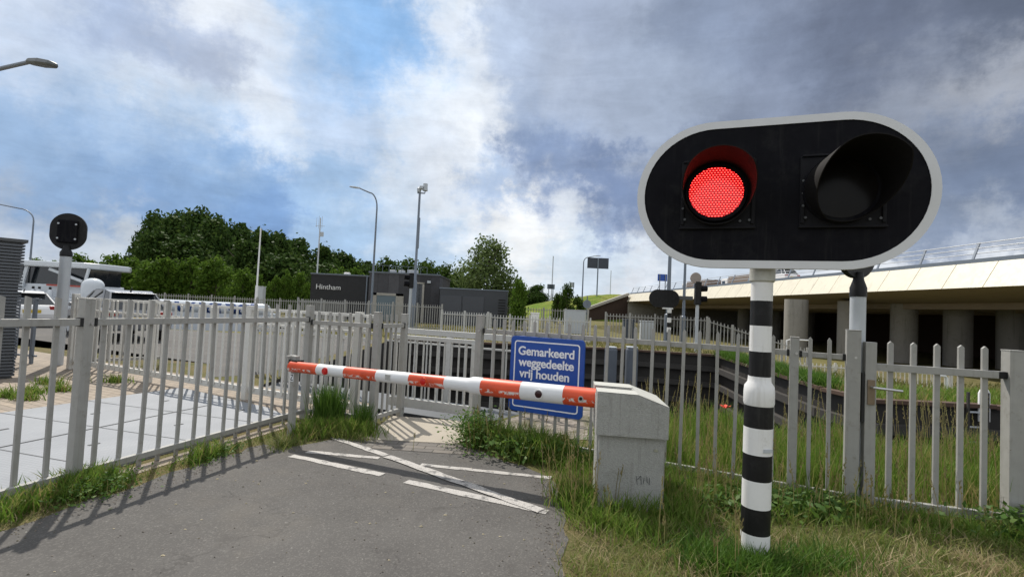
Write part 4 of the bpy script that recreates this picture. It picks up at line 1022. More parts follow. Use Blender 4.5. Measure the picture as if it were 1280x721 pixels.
mb = MB(); mb.box(((xa + xb_) / 2 - .05, wy + .03, zt_ / 2), (xb_ - xa - 1.0, .04, zt_ - .2)); mb.build('pane', M('blue_grey_glass', (.10, .14, .16), .1, 0, .1, 1), fr)
xc = D(519, 380, YB).x; xd = D(529, 380, YB).x; z3 = D(525, 354, YB).z
mb = MB(); [mb.box((x, wy, z3 / 2), (.16, .08, z3)) for x in (xc, xd)]; mb.box(((xc + xd) / 2, wy, z3), (xd - xc + .16, .08, .12)); fr = mb.build('door_frame', m_concrete, bl)
mb = MB(); mb.box(((xc + xd) / 2, wy + .03, z3 / 2), (xd - xc - .16, .04, z3)); mb.build('pane', m_glass, fr)
for (vx, vy, vw) in ((x1 + 1.2, YB + 3, .5), (x1 + 2.0, YB + 3, .5), (x1 + 3.2, YB + 2, .9)): MB().box((vx, vy, ht + .32), (vw, .6, .45)).build('roof_vent', m_lightgrey, bl, .03)
mb = MB(); mb.box(((x0 + x1) / 2 + .2, YB + 1, hl + .2), (.5, .4, .25)); mb.build('roof_lamp', m_white, bl, .05)
mb = MB(); [mb.span((x1 + .3 + i * .55, YB + .6, ht), (x1 + .3 + i * .55, YB + .6, ht + .75), .03, .03) for i in range(9)]; mb.span((x1 + .3, YB + .6, ht + .75), (x1 + 4.7, YB + .6, ht + .75), .03, .03); mb.build('roof_railing', m_steelgrey, bl)
mb = MB(); mb.tube([(x1 - .25, YB - .06, 0), (x1 - .25, YB - .06, hl)], .06, 8); mb.build('downpipe', m_steelgrey, bl)
for cx_, w_, z_2 in (((x0 + x1) / 2, x1 - x0 + .14, hl + .08), ((x1 + x2) / 2, x2 - x1 + .16, ht + .1)):
    mb = MB(); mb.box((cx_, YB - .05 if cx_ < x1 else YB - .36, z_2), (w_, .05, .07)); mb.build('parapet_trim', m_steelgrey, bl)
mb = MB(); mb.box((x2 - .9, YB - .38, ht - .55), (.3, .14, .22)); mb.build('wall_lamp', m_lightgrey, bl, .03)
c = D(410.5, 359, YB - .04)
text('Hintham', .62, m_white, bl, 'lettering', Matrix.Translation((c.x, YB - .05, c.z)) @ Matrix.Rotation(PI / 2, 4, 'X'), extrude=.03, offset=-.004)
YC = 41
xa = D(549, 380, YC).x; xb_ = D(634, 380, YC).x; hc = D(590, 362, YC).z
ct = thing('container_cabin', 'long low dark grey cabin with roller panels beside the brick building', 'building', ((xa + xb_) / 2, YC, 0))
w = xb_ - xa; mb = MB(); mb.box((0, 1.5, hc / 2), (w, 3, hc)); mb.build('wall', M('cabin_grey', (.045, .05, .06), .5, 0, .1, 1), ct)
mb = MB(); mb.box((0, 1.5, hc + .03), (w + .1, 3.1, .08)); mb.build('roof', m_steelgrey, ct)
for k in (-.33, 0): MB().box((w * k, -.03, hc * .45), (w * .31, .04, hc * .72)).build('door', M('cabin_door_grey', (.06, .065, .078), .5, 0, .08, 1), ct, .01)
mb = MB(); [mb.box((w * .42, -.03, hc * .75 - k * .22), (.55, .06, .07)) for k in range(7)]; mb.build('vent_grille', m_black, ct)

# ------------------------------------------------------------------ viaduct on the right
X0 = 28.0; va = Vector((-.054, 1, 0)).normalized(); vn = Vector((va.y, -va.x, 0))       # along, and to the right
def V(s, r, z): p = Vector((X0, 0, 0)) + va * s + vn * r; return Vector((p.x, p.y, z))
s_end = 101; ztop = 5.55; zbot = 4.02
vd = thing('motorway_overpass', 'long motorway overpass with cream slanted panels and metal railing', 'bridge', (X0, 0, 0))
off = -Vector((X0, 0, 0))
def vb(mb, name, mat, label=None):
    mb.v = [Vector(v) + off for v in mb.v]; return mb.build(name, mat, vd, 0, (0, 0, 0), None, label)
s0 = 8; sp = 2.55; k = 0; s = s0; fl = MB()
while s < s_end - .1:
    e = min(s + sp, s_end); g_ = .022
    fl.add([V(s + g_, 0, zbot), V(e - g_, 0, zbot), V(e - g_, .95, ztop), V(s + g_, .95, ztop), V(s + g_, .12, zbot - .01), V(e - g_, .12, zbot - .01), V(e - g_, 1.07, ztop - .01), V(s + g_, 1.07, ztop - .01)],
           [(3, 2, 1, 0), (4, 5, 6, 7), (0, 1, 5, 4), (2, 3, 7, 6), (0, 4, 7, 3), (1, 2, 6, 5)])
    s = e
vb(fl, 'fascia', m_fascia)
mb = MB(); mb.add([V(s0, .14, zbot + .02), V(s_end, .14, zbot + .02), V(s_end, 1.1, ztop - .05), V(s0, 1.1, ztop - .05)], [(3, 2, 1, 0)]); 
mb.add([V(s0, .02, zbot + .0), V(s_end, .02, zbot + .0), V(s_end, 5, zbot - .55), V(s0, 5, zbot - .55), V(s0, 26, zbot - .55), V(s_end, 26, zbot - .55), V(s_end, 26, ztop), V(s0, 26, ztop), V(s_end, 1.05, ztop), V(s0, 1.05, ztop)],
       [(0, 1, 2, 3), (3, 2, 5, 4), (4, 5, 6, 7), (7, 6, 8, 9)])
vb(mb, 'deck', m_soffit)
mb = MB(); mb.span(V(s0, 1.15, ztop + .12), V(s_end, 1.15, ztop + .12), .4, .24); vb(mb, 'parapet_kerb', m_steelgrey)
mb = MB()
for z in (.62, .95, 1.25): mb.tube([V(s0, 1.25 + .28 * z, ztop + z), V(s_end, 1.25 + .28 * z, ztop + z)], .028, 6)
vb(mb, 'railing_tubes', m_lightgrey)
s = s0
while s < s_end:
    mb = MB(); mb.span(V(s, 1.22, ztop + .2), V(s, 1.65, ztop + 1.3), .14, .07); vb(mb, 'railing_post', m_steelgrey); s += 3.7
mb = MB()
for r in (6.5, 13, 19): mb.span(V(s0, r, zbot - .75), V(s_end, r, zbot - .75), 1.1, .5)
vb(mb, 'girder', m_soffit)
# piers: a row of round columns across the deck
for k in range(8):
    px = 995 + 67.5 * k
    yy = 44 - 1.2 * k * 1.0; p = D(px, 400, yy)
    mb = MB(); mb.tube([(p.x, yy, -1.6), (p.x, yy, zbot - .5)], .93, 28); vb(mb, 'column', m_column)
for k in range(7):
    px = 930 + 40 * k; yy = 78; p = D(px, 400, yy)
    mb = MB(); mb.tube([(p.x, yy, -1.6), (p.x, yy, zbot - .5)], .93, 20); vb(mb, 'column', m_column)
mb = MB(); a = V(s_end - 1.5, .6, 0); mb.span(V(s_end - .6, .25, 1.9), V(s_end - .6, 26, 1.9), 2.2, 4.9); vb(mb, 'abutment', m_concrete)
mb = MB(); mb.span(V(60, 25.8, 1.2), V(s_end, 25.8, 1.2), .4, 6); mb.span(V(s0, 25.8, 1.2), V(60, 25.8, 1.2), .4, 6); vb(mb, 'rear_wall', m_brown)
# light strip through the gap between the two decks is left to the lamps; the wing wall:
wa = D(735, 400, 98); wb = V(s_end - 1.6, .3, 0)
mb = MB(); w0 = Vector((wa.x, wa.y, -1)); w1 = Vector((wb.x, wb.y, -1)); zl = D(738, 387, 98).z; zr = D(784, 371, 108).z
mb.add([w0, w1, Vector((w1.x, w1.y, zr)), Vector((w0.x, w0.y, zl)), w0 + Vector((.2, 1, 0)), w1 + Vector((.2, 1, 0)), Vector((w1.x + .2, w1.y + 1, zr)), Vector((w0.x + .2, w0.y + 1, zl))], [(0, 1, 2, 3), (7, 6, 5, 4), (3, 2, 6, 7), (0, 3, 7, 4)])
ww_ = thing('wing_wall', 'dark brown boarded retaining wall sloping up to the overpass', 'wall'); mb.build('boarding', m_brown, ww_)
mb = MB(); mb.span(Vector((w0.x - .05, w0.y - .1, zl + .25)), Vector((w1.x - .05, w1.y - .1, zr + .25)), 1.0, .5)
mb.build('coping', m_concrete, ww_)
# embankment : grassy mound behind the wing wall
mb = MB(); nx, ny = 60, 24; hv = {}
def hill_z(x, s):
    crest = np.interp(x, [-40, -2, 4, 12, 20, 26, 60], [0, 0, 2.6, 4.6, 5.9, 6.3, 6.3])
    return crest * np.interp(s, [0, .45, .6, 1], [0, 1, 1, .9])
vs = []; fs = []
for j in range(ny + 1):
    for i in range(nx + 1):
        x = -10 + 75 * i / nx; s_ = j / ny; yy = 96 + 50 * s_ + .12 * max(0, 26 - x); z = float(hill_z(x, s_)) + random.uniform(-.12, .12) - .15
        if x > 24 and s_ < .45: z = min(z, -.5 if yy < 108 else z)
        vs.append((x, yy, z))
for j in range(ny):
    for i in range(nx): a = j * (nx + 1) + i; fs.append((a, a + 1, a + nx + 2, a + nx + 1))
mb.add(vs, fs, 0, True); structure(mb.build('embankment', m_hill))

# traffic and signs up on the road
def boardsign(label, u0, u1, v0, v1, y, mat, base_z, posts=1, name='motorway_sign'):
    a = D(u0, v1, y); b = D(u1, v0, y); t_ = thing(name, label, 'sign', ((a.x + b.x) / 2, y, base_z), 0)
    mb = MB(); mb.box((0, 0, (a.z + b.z) / 2 - base_z), (b.x - a.x, .12, b.z - a.z)); mb.build('board', mat, t_, .01)
    for k in range(posts):
        x = 0 if posts == 1 else (k - .5) * (b.x - a.x) * .6
        mb = MB(); mb.box((x, -.15, (b.z - base_z) / 2), (.28 if posts == 1 else .16, .16, b.z - base_z)); mb.build('post', m_steelgrey, t_)
    return t_
m_signback = M('sign_back_grey', (.05, .06, .08), .6, .2, .1, .5)
boardsign('wide dark sign on a single post above the embankment, seen from behind', 734, 761, 323, 335, 118, m_signback, 5.4)
boardsign('small dark board on the embankment crest, left of the lamp', 684, 693.5, 355.5, 361, 122, m_signback, 3.8, 2)
boardsign('small grey-green board on the embankment crest, right of the other board', 712, 718, 353, 359, 122, m_lightgrey, 4.2, 2)
boardsign('blue motorway sign beyond the overpass railing', 822, 834, 343, 351, 100, m_blue, ztop, 2)
def lorry(label, s, r, Lt, cab_first, mat_t):
    p = V(s, r, ztop); t_ = thing('lorry', label, 'lorry', p, math.atan2(va.y, va.x)); t_.scale = (1, 1, .8)
    mb = MB(); mb.box((0, 0, 2.15), (Lt, 2.5, 2.5)); mb.build('trailer', mat_t, t_, .05)
    mb = MB(); mb.box((Lt / 2 + 1.4, 0, 1.75), (2.1, 2.4, 2.7)); cb = mb.build('cab', m_white, t_, .15)
    mb = MB(); mb.box((Lt / 2 + 1.6, 1.21, 2.3), (1.0, .03, .8)); mb.build('window', m_glass, cb)
    for x in (-Lt * .38, -Lt * .25, Lt / 2 + 1.2):
        mb = MB(); mb.tube([(x, 1.25, .5), (x, .9, .5)], .5, 18); mb.tube([(x, -1.25, .5), (x, -.9, .5)], .5, 18); mb.build('wheel', m_tyre, t_)
    return t_
lorry('brown box lorry driving on the overpass beyond the blue sign', 92, 12, 9, True, M('brown_tarpaulin', (.16, .12, .10), .7, 0, .2, 1))
lorry('second brown box lorry on the overpass, close behind the first', 76, 12, 8, True, M('dull_tarpaulin', (.20, .16, .13), .7, 0, .2, 1))
def car(label, loc, rz, paint, group=None, name='parked_car', L=4.3, Wd=1.78, H=1.47):
    t_ = thing(name, label, 'car', loc, rz, group)          # local +x is the front
    hw = Wd / 2
    side_low = [(-2.1, .32), (-2.16, .55), (-2.12, .78), (-2.02, .93), (-1.2, .97), (.75, .94), (1.5, .84), (2.02, .70), (2.14, .5), (2.1, .28)]
    k = L / 4.3; kz = H / 1.47
    mx = Matrix(((k, 0, 0, 0), (0, 0, -1, 0), (0, kz, 0, 0), (0, 0, 0, 1)))
    mb = MB(); mb.prism(side_low, -hw, hw, 0, mx); mb.build('body', paint, t_, .07)
    # greenhouse as a loft: belt line and roof outline
    belt = [(-1.98, .72), (-1.5, .80), (.2, .82), (1.05, .74)]; roof = [(-1.45, .56), (-1.0, .60), (-.2, .62), (.25, .55)]
    vs = []
    for (x, w) in belt: vs += [(x * k, -w, .93 * kz), (x * k, w, .93 * kz)]
    for (x, w), z in zip(roof, (1.38, 1.46, 1.46, 1.40)): vs += [(x * k, -w, z * kz), (x * k, w, z * kz)]
    q = lambda i, s_: i * 2 + s_
    r_ = lambda i, s_: 8 + i * 2 + s_
    glass = [(q(0, 0), r_(0, 0), r_(0, 1), q(0, 1)), (q(3, 0), q(3, 1), r_(3, 1), r_(3, 0))]
    for i in range(3): glass += [(q(i, 0), q(i + 1, 0), r_(i + 1, 0), r_(i, 0)), (q(i, 1), r_(i, 1), r_(i + 1, 1), q(i + 1, 1))]
    mb = MB(); mb.add(vs, glass); mb.build('windows', m_glass, t_)
    mb = MB(); mb.add([(v[0], v[1] * 1.01, v[2] + .012) for v in vs], [(r_(i, 0), r_(i + 1, 0), r_(i + 1, 1), r_(i, 1)) for i in range(3)]); rf = mb.build('roof', paint, t_)
    mb = MB()
    for s_ in (-1, 1):
        S_ = 0 if s_ < 0 else 1
        for i, j in ((0, 0), (2, 1), (3, 3), (1, 1)):
            a = Vector(vs[q(i, S_)]); b = Vector(vs[r_(j, S_)]); mb.span(a * 1.004, b + Vector((0, s_ * .012, .0)), .045, .05 if i in (0, 3) else .03)
        mb.span(Vector(vs[r_(0, S_)]), Vector(vs[r_(3, S_)]) + Vector((0, 0, .03)), .05, .04)
    mb.build('pillars', paint, t_)
    mb = MB(); mb.box((-1.52 * k, 0, 1.39 * kz), (.28, 1.1, .03)); mb.build('spoiler', paint, t_, .01)
    mb = MB(); mb.tube([(-1.2 * k, 0, 1.45 * kz), (-1.3 * k, 0, 1.56 * kz)], [.025, .01], 8); mb.build('aerial', m_black, t_)
    for s_ in (-1, 1):
        mb = MB(); mb.box((-2.06 * k, s_ * hw * .78, .80 * kz), (.14, .36, .16)); mb.build('tail_light', m_tail, t_, .02)
        mb = MB(); mb.box((1.98 * k, s_ * hw * .72, .64 * kz), (.2, .36, .14)); mb.build('headlight', m_lightgrey, t_, .02)
        mb = MB(); mb.box((.72 * k, s_ * (hw + .09), .98 * kz), (.14, .18, .12)); mb.build('wing_mirror', paint, t_, .02)
        for x in (-1.3, 1.33):
            mb = MB(); mb.tube([(x * k, s_ * (hw + .01), .32), (x * k, s_ * (hw - .2), .32)], .32, 22); wh = mb.build('wheel', m_tyre, t_)
            mb = MB(); mb.tube([(x * k, s_ * (hw + .015), .32), (x * k, s_ * (hw - .02), .32)], .20, 16); mb.build('rim', m_lightgrey, wh)
    mb = MB(); mb.box((-2.15 * k, 0, .66 * kz), (.03, .52, .12)); mb.build('number_plate', M('yellow_plate', (.6, .42, .03), .5), t_)
    return t_
pc = D(154, 380, 16.6)
car('silver hatchback seen from behind over the left fence', (pc.x - .2, pc.y, .0), math.atan2(.60, -.80), m_cargrey, H=1.55)
pc = D(50, 388, 20.5); car('white car low behind the thin railing at far left', (pc.x - .6, pc.y - .6, 0), rad(150), m_carwhite, H=1.35)
pc = D(93, 372, 26); car('pale hatchback beyond the silver one, by the yacht', (pc.x, pc.y - 5.6, .05), rad(160), m_carwhite, H=1.5)
p = V(58, 6, ztop); car('white van-like car crossing the overpass', (p.x, p.y, p.z), math.atan2(va.y, va.x), m_carwhite, name='car', L=5, H=2.1)

# ------------------------------------------------------------------ boats in the harbour arm
YY = 25.0; yx0 = D(8, 345, YY).x; yx1 = D(146, 335, YY).x
ya = thing('motor_yacht', 'white motor yacht with long hard top and dark windows at left', 'yacht', ((yx0 + yx1) / 2, YY, -1.0), rad(-2))
Ly = yx1 - yx0; z_ = lambda v, u=100: D(u, v, YY).z + 1.0
mb = MB(); hullp = [(-Ly * .9, 1.5), (Ly * .52, 1.45), (Ly * .60, .0), (Ly * .52, -1.45), (-Ly * .9, -1.5)]
mb.prism([(x, y) for x, y in hullp][::-1], .2, z_(372), 0); mb.build('hull', m_boatwhite, ya, .1)
mb = MB(); mb.prism([(-Ly * .8, 1.2), (Ly * .42, 1.2), (Ly * .46, 0), (Ly * .42, -1.2), (-Ly * .8, -1.2)][::-1], z_(372), z_(357)); cb = mb.build('cabin', m_boatwhite, ya, .05)
mb = MB(); mb.box((-.2 * Ly, 0, (z_(357) + z_(337)) / 2), (1.2 * Ly, 2.1, z_(337) - z_(357))); mb.build('windows', m_glass, ya)
mb = MB(); mb.prism([(-Ly * .85, 1.45), (Ly * .44, 1.45), (Ly * .5, .9), (Ly * .5, -.9), (Ly * .44, -1.45), (-Ly * .85, -1.45)][::-1], z_(337), z_(330)); mb.build('hard_top', m_boatwhite, ya, .06)
for (xa_, za_, xb2, zb2, w) in ((.12, 339, .42, 352, .12), (.47, 337, .43, 362, .1), (-.08, 337, -.12, 362, .16), (-.45, 337, -.48, 362, .12)):
    mb = MB(); mb.span((xa_ * Ly, -1.3, z_(za_)), (xb2 * Ly, -1.3, z_(zb2)), .08, w); mb.build('strut', m_boatwhite, ya)
for xx in (-.22, -.16): MB().tube([(xx * Ly, -1.35, z_(368)), (xx * Ly, -1.35, z_(337))], .035, 8).build('stanchion', m_boatwhite, ya)
mb = MB(); mb.box((.26 * Ly, -1.32, z_(358)), (.30 * Ly, .05, .07)); mb.build('red_line', m_boatred, ya)
mb = MB(); c_ = D(120, 365, YY - 1.9); mb.tube([(c_.x - ya.location.x, -1.0, z_(372)), (c_.x - ya.location.x, -1.0, z_(357))], .54, 24); 
R_ = .43
for i in range(1, 7): pass
P = [(c_.x - ya.location.x, -1.9, z_(376))] + [(c_.x - ya.location.x, -1.9, z_(357) + R_ * .85 * math.sin(PI / 2 * i / 6)) for i in range(6)]
mb = MB(); mb.tube(P, [R_] + [max(.05, R_ * math.cos(PI / 2 * i / 6)) for i in range(6)], 24); mb.build('radar_dome', m_boatwhite, ya)
for u in (43, 51, 65):
    c_ = D(u, 365, YY - 1.7); mb = MB(); mb.tube([(c_.x - ya.location.x, -1.7, z_(372)), (c_.x - ya.location.x, -1.7, z_(366)), (c_.x - ya.location.x, -1.7, z_(363))], [.12, .12, .04], 10); mb.tube([(c_.x - ya.location.x, -1.7, z_(363.5)), (c_.x - ya.location.x, -1.7, z_(360.5))], .05, 8, 1); mb.build('fender', [m_boatwhite, m_black], ya)
# low white boat with blue painted stripes
YL = 24.2; a = D(196, 380, YL); b = D(336, 388, YL)
wb_ = thing('low_boat', 'low white boat hull with blue painted marks and rounded end, beyond the pale fence', 'boat', ((a.x + b.x) / 2, YL, -1.0), math.atan2(0, 1))
Lw = b.x - a.x; zt1 = D(270, 377, YL).z + 1.0; zb1 = D(270, 393, YL).z + 1.0; rr = (zt1 - zb1) / 2
mb = MB(); mb.tube([(-Lw / 2, 0, zt1 - rr), (Lw / 2 - .5, 0, zt1 - rr), (Lw / 2 - .12, 0, zt1 - rr), (Lw / 2, 0, zt1 - rr)], [rr, rr, rr * .96, rr * .7], 24); mb.build('side_tube', m_boatwhite, wb_)
mb = MB(); mb.box((0, .5, zb1 / 2 + .1), (Lw * .96, 1.4, zb1 + .1)); mb.build('hull', m_boatwhite, wb_, .05)
mb = MB()
for k, (x, dx, w) in enumerate(((-.30, .22, .10), (-.18, -.2, .08), (-.08, .26, .14), (.06, .0, .10), (.16, .34, .22), (.24, -.25, .12), (.33, .2, .08), (-.40, .2, .1), (-.02, -.22, .07))):
    for seg in range(5):
        a0 = -rad(50) + rad(100) * seg / 5; a1 = a0 + rad(21)
        x0_ = x * Lw + dx * (seg - 2) * .25; x1_ = x * Lw + dx * (seg - 1) * .25; R1 = rr + .006
        f_ = lambda xx, aa: (xx, -R1 * math.cos(aa), zt1 - rr - R1 * math.sin(aa))
        mb.add([f_(x0_, a0), f_(x0_ + w * 2.2, a0), f_(x1_ + w * 2.2, a1), f_(x1_, a1)], [(0, 1, 2, 3)])
mb.tube([(Lw / 2 - .80, 0, zt1 - rr), (Lw / 2 - .62, 0, zt1 - rr)], rr + .008, 24, caps=False); mb.build('stripes', m_boatblue, wb_)

# ------------------------------------------------------------------ trees
def crown_mesh(name, mat, n, lobes, leaf, seed, jitter=.2):
    r = np.random.default_rng(seed); V_ = []; 
    L_ = np.array([l[:3] for l in lobes]); Rr = np.array([l[3] for l in lobes])
    w = Rr ** 2; idx = r.choice(len(lobes), n, p=w / w.sum())
    d = r.normal(size=(n, 3)); d /= np.linalg.norm(d, axis=1)[:, None]
    rad_ = Rr[idx] * (1 - .55 * r.random(n) ** 1.7) * (1 + jitter * r.normal(size=n) * .9)
    c = L_[idx] + d * rad_[:, None]
    nn = d + .9 * r.normal(size=(n, 3)); nn /= np.linalg.norm(nn, axis=1)[:, None]
    a = np.cross(nn, r.normal(size=(n, 3))); a /= np.linalg.norm(a, axis=1)[:, None]; b = np.cross(nn, a)
    s_ = leaf * (.6 + .8 * r.random(n))[:, None]
    q = np.stack([c - a * s_, c - b * s_ * .55 + a * s_ * .1, c + a * s_, c + b * s_ * .55 + a * s_ * .1], 1).reshape(-1, 3)
    me = bpy.data.meshes.new(name); me.vertices.add(n * 4); me.vertices.foreach_set('co', q.ravel().astype(np.float32))
    me.loops.add(n * 4); me.loops.foreach_set('vertex_index', np.arange(n * 4, dtype=np.int32))
    me.polygons.add(n); me.polygons.foreach_set('loop_start', np.arange(0, n * 4, 4, dtype=np.int32))
    me.update(calc_edges=True); me.materials.append(mat); me.validate(); return me
def lobes_for(h, w, seed, base=.25, n=16, top=1.0):
    r = np.random.default_rng(seed); out = []
    for i in range(n):
        z = base + (1 - base) * (i + .5) / n; prof_ = math.sin(PI * min(1, (z - base) / (1 - base) * .86 + .12)) ** .7
        a = r.random() * 2 * PI; ra = w / 2 * prof_ * (.35 + .45 * r.random())
        out.append((ra * math.cos(a), ra * math.sin(a), h * z * .93, w * (.13 + .12 * r.random()) * (.6 + .5 * prof_)))
    return out
def trunk_mesh(h, r0, seed, w):
    r = random.Random(seed); mb = MB(); mb.tube([(0, 0, -.3), (r.uniform(-.1, .1), 0, h * .3), (r.uniform(-.2, .2), r.uniform(-.2, .2), h * .75)], [r0, r0 * .75, r0 * .25], 10)
    for i in range(5):
        z = h * (.25 + .1 * i); a = r.uniform(0, 2 * PI); L_ = w * .32
        mb.tube([(0, 0, z), (L_ * .5 * math.cos(a), L_ * .5 * math.sin(a), z + h * .08), (L_ * math.cos(a), L_ * math.sin(a), z + h * .2)], [r0 * .4, r0 * .25, r0 * .08], 7)
    return mb.mesh('trunk', m_bark)
protos = {}
def proto(kind, mat, n, h, w, leaf, seed, base, nl=16, r0=.2):
    return (crown_mesh('crown', mat, n, lobes_for(h, w, seed, base, nl), leaf, seed), trunk_mesh(h, r0, seed, w), h, w)
protos['dark'] = [proto('dark', m_darkleaf, 7500, 14, 11, .42, 11 + i, .12, 26, .3) for i in range(3)]
protos['mid'] = [proto('mid', m_midleaf, 3200, 8, 6, .24, 31 + i, .15, 20, .2) for i in range(2)]
protos['light'] = [proto('light', m_lightleaf, 3200, 5, 4.2, .17, 41 + i, .10, 20, .12) for i in range(3)]
protos['willow'] = [proto('willow', m_willow, 8000, 9, 6.6, .17, 53, .06, 34, .2)]
def tree(kind, u, y, vtop, width_px, label, group=None, name='tree', vi=None):
    P_ = protos[kind]; me, tm, h, w = P_[random.randrange(len(P_)) if vi is None else vi]
    p = D(u, 380, y); H_ = D(u, vtop, y).z; Wd = width_px / FPX * y
    t_ = thing(name, label, 'tree', (p.x, p.y, 0), random.uniform(0, 6.28), group)
    t_.scale = (Wd / w, Wd / w, H_ / h)
    place(tm, 'trunk', t_); place(me, 'crown', t_)
    return t_
wood = [(185, 84, 268, 46), (212, 80, 268, 50), (240, 88, 262, 56), (262, 80, 272, 50), (288, 86, 276, 54), (318, 80, 287, 50), (345, 84, 289, 44), (372, 88, 298, 50), (398, 90, 307, 44), (425, 95, 316, 44), (452, 100, 325, 44), (300, 74, 300, 50), (230, 74, 298, 60), (180, 76, 292, 34), (350, 74, 315, 60), (405, 84, 330, 60)]
for i, (u, y, vt, wp) in enumerate(wood): tree('dark', u, y, vt, wp * 1.25, 'tall dark green tree standing in the dense wood across the lock', 'dark trees of the wood')
for (u, y, vt, wp) in ((480, 100, 330, 40), (505, 105, 331, 40), (530, 108, 333, 36), (552, 112, 338, 36), (570, 110, 346, 30), (586, 120, 352, 34)): tree('mid', u, y, vt - 8, wp * 1.3, 'mid green tree in the row behind the brick building', 'trees behind the brick building')
for (u, y, vt, wp) in ((652, 150, 361, 30), (672, 150, 356, 26), (640, 150, 362, 30)): tree('dark', u, y, vt, wp * 1.3, 'distant dark tree at the left foot of the embankment', 'distant trees by the embankment')
row = [(38, 318), (62, 321), (88, 317), (112, 320), (136, 322), (165, 324), (187, 323), (207, 321), (236, 321), (268, 322)]
for i, (u, vt) in enumerate(row): tree('light', u, 52 + (i % 3), vt - 2, 48, 'young bright green tree in the row before the dark wood', 'young trees in a row').scale.z *= random.uniform(.88, 1.08)
for (u, vt, wp) in ((302, 336, 30), (322, 342, 26), (343, 344, 20), (357, 336, 15), (376, 338, 24), (440, 333, 28), (420, 335, 30)): tree('light', u, 50 if u < 400 else 62, vt, wp * 1.15, 'bright green sapling between the dark wood and the brick building', 'saplings near the building')
tree('willow', 607, 56, 297, 86, 'solitary grey-green tree with loose crown behind the dark cabin')
tree('light', 648, 40, 350, 30, 'small bright tree beside the right end of the dark cabin')
tree('mid', 708, 60, 354, 22, 'thin young tree in front of the grass embankment')
tree('mid', 697, 62, 366, 22, 'low bush at the foot of the embankment left of the thin young tree', name='bush')
tree('mid', 722, 61, 370, 22, 'low bush at the foot of the embankment right of the thin young tree', name='bush')

# ------------------------------------------------------------------ grass and weeds
def blades(name, label, cat, pts, h, w, lean, mat, seed, curve=.5, z=None):
    """pts (n,2); h (n,) heights; curved tapering blades with three segments"""
    r = np.random.default_rng(seed); n = len(pts); a = r.random(n) * 2 * PI; dirv = np.stack([np.cos(a), np.sin(a)], 1)
    ln = (lean * (.2 + r.random(n)))[:, None] if np.isscalar(lean) else lean[:, None]
    face = r.random(n) * 2 * PI; fx = np.stack([np.cos(face), np.sin(face)], 1)
    ww = (w * (.6 + .8 * r.random(n)))[:, None]; hh = np.asarray(h)[:, None]; z0 = (np.zeros(n) if z is None else z)[:, None] - .01
    out = []
    for s_, k in ((0, 1), (.4, .85), (.75, .55)):
        c = pts + dirv * ln * hh * s_ ** (1 + curve); zz_ = z0 + hh * s_ * (1 - .25 * ln * s_)
        out.append(np.concatenate([c - fx * ww * k / 2, zz_], 1)); out.append(np.concatenate([c + fx * ww * k / 2, zz_], 1))
    out.append(np.concatenate([pts + dirv * ln * hh, z0 + hh * (1 - .25 * ln)], 1))
    V_ = np.stack(out, 1).reshape(-1, 3); base = np.arange(n) * 7
    loops = np.stack([base, base + 1, base + 3, base + 2, base + 2, base + 3, base + 5, base + 4, base + 4, base + 5, base + 6], 1).ravel()
    st = (np.arange(n) * 11)[:, None] + np.array([0, 4, 8])[None]
    me = bpy.data.meshes.new(name); me.vertices.add(n * 7); me.vertices.foreach_set('co', V_.ravel().astype(np.float32))
    me.loops.add(len(loops)); me.loops.foreach_set('vertex_index', loops.astype(np.int32))
    me.polygons.add(n * 3); me.polygons.foreach_set('loop_start', st.ravel().astype(np.int32)); me.update(calc_edges=True); me.materials.append(mat); me.validate()
    o = bpy.data.objects.new(name, me); COL.objects.link(o); return stuff(o, label, cat)
def scatter(poly, n, seed, clump=0, cr=.12):
    r = np.random.default_rng(seed); poly = [tuple(p[:2]) for p in poly]; xs_ = [p[0] for p in poly]; ys_ = [p[1] for p in poly]; out = []
    while len(out) < n:
        p = (r.uniform(min(xs_), max(xs_)), r.uniform(min(ys_), max(ys_)))
        if not inpoly(p, poly): continue
        if clump:
            for _ in range(clump): out.append((p[0] + r.normal() * cr, p[1] + r.normal() * cr))
        else: out.append(p)
    return np.array(out[:n])
def around(cx, cy, rx, ry, n, seed, rot=0):
    r = np.random.default_rng(seed); p = r.normal(size=(n, 2)) * np.array([rx, ry]) * .55; c, s_ = math.cos(rot), math.sin(rot)
    return p @ np.array([[c, s_], [-s_, c]]) + np.array([cx, cy])
H = lambda n, a, b, seed: np.random.default_rng(seed).uniform(a, b, n)
# behind the right fence: tall grass down to the canal edge
poly = [RF(1.5, -.08), RF(3.7, -.08), gp + gd * 1.3 + Vector((0, .1)), (7.5, 3.6), (9.5, 5.0), (6.5, 5.8), (3.4, 6.8), (1.9, 7.8), (1.4, 7.0)]
n = 26000; p_ = scatter(poly, n, 1, 12, .10); blades('tall_grass', 'tall seeding grass between the right fence and the canal', 'grass', p_, H(n, .13, .42, 2) * (1 + .25 * np.sin(p_[:, 0] * 5)), .008, .45, m_grass, 3)
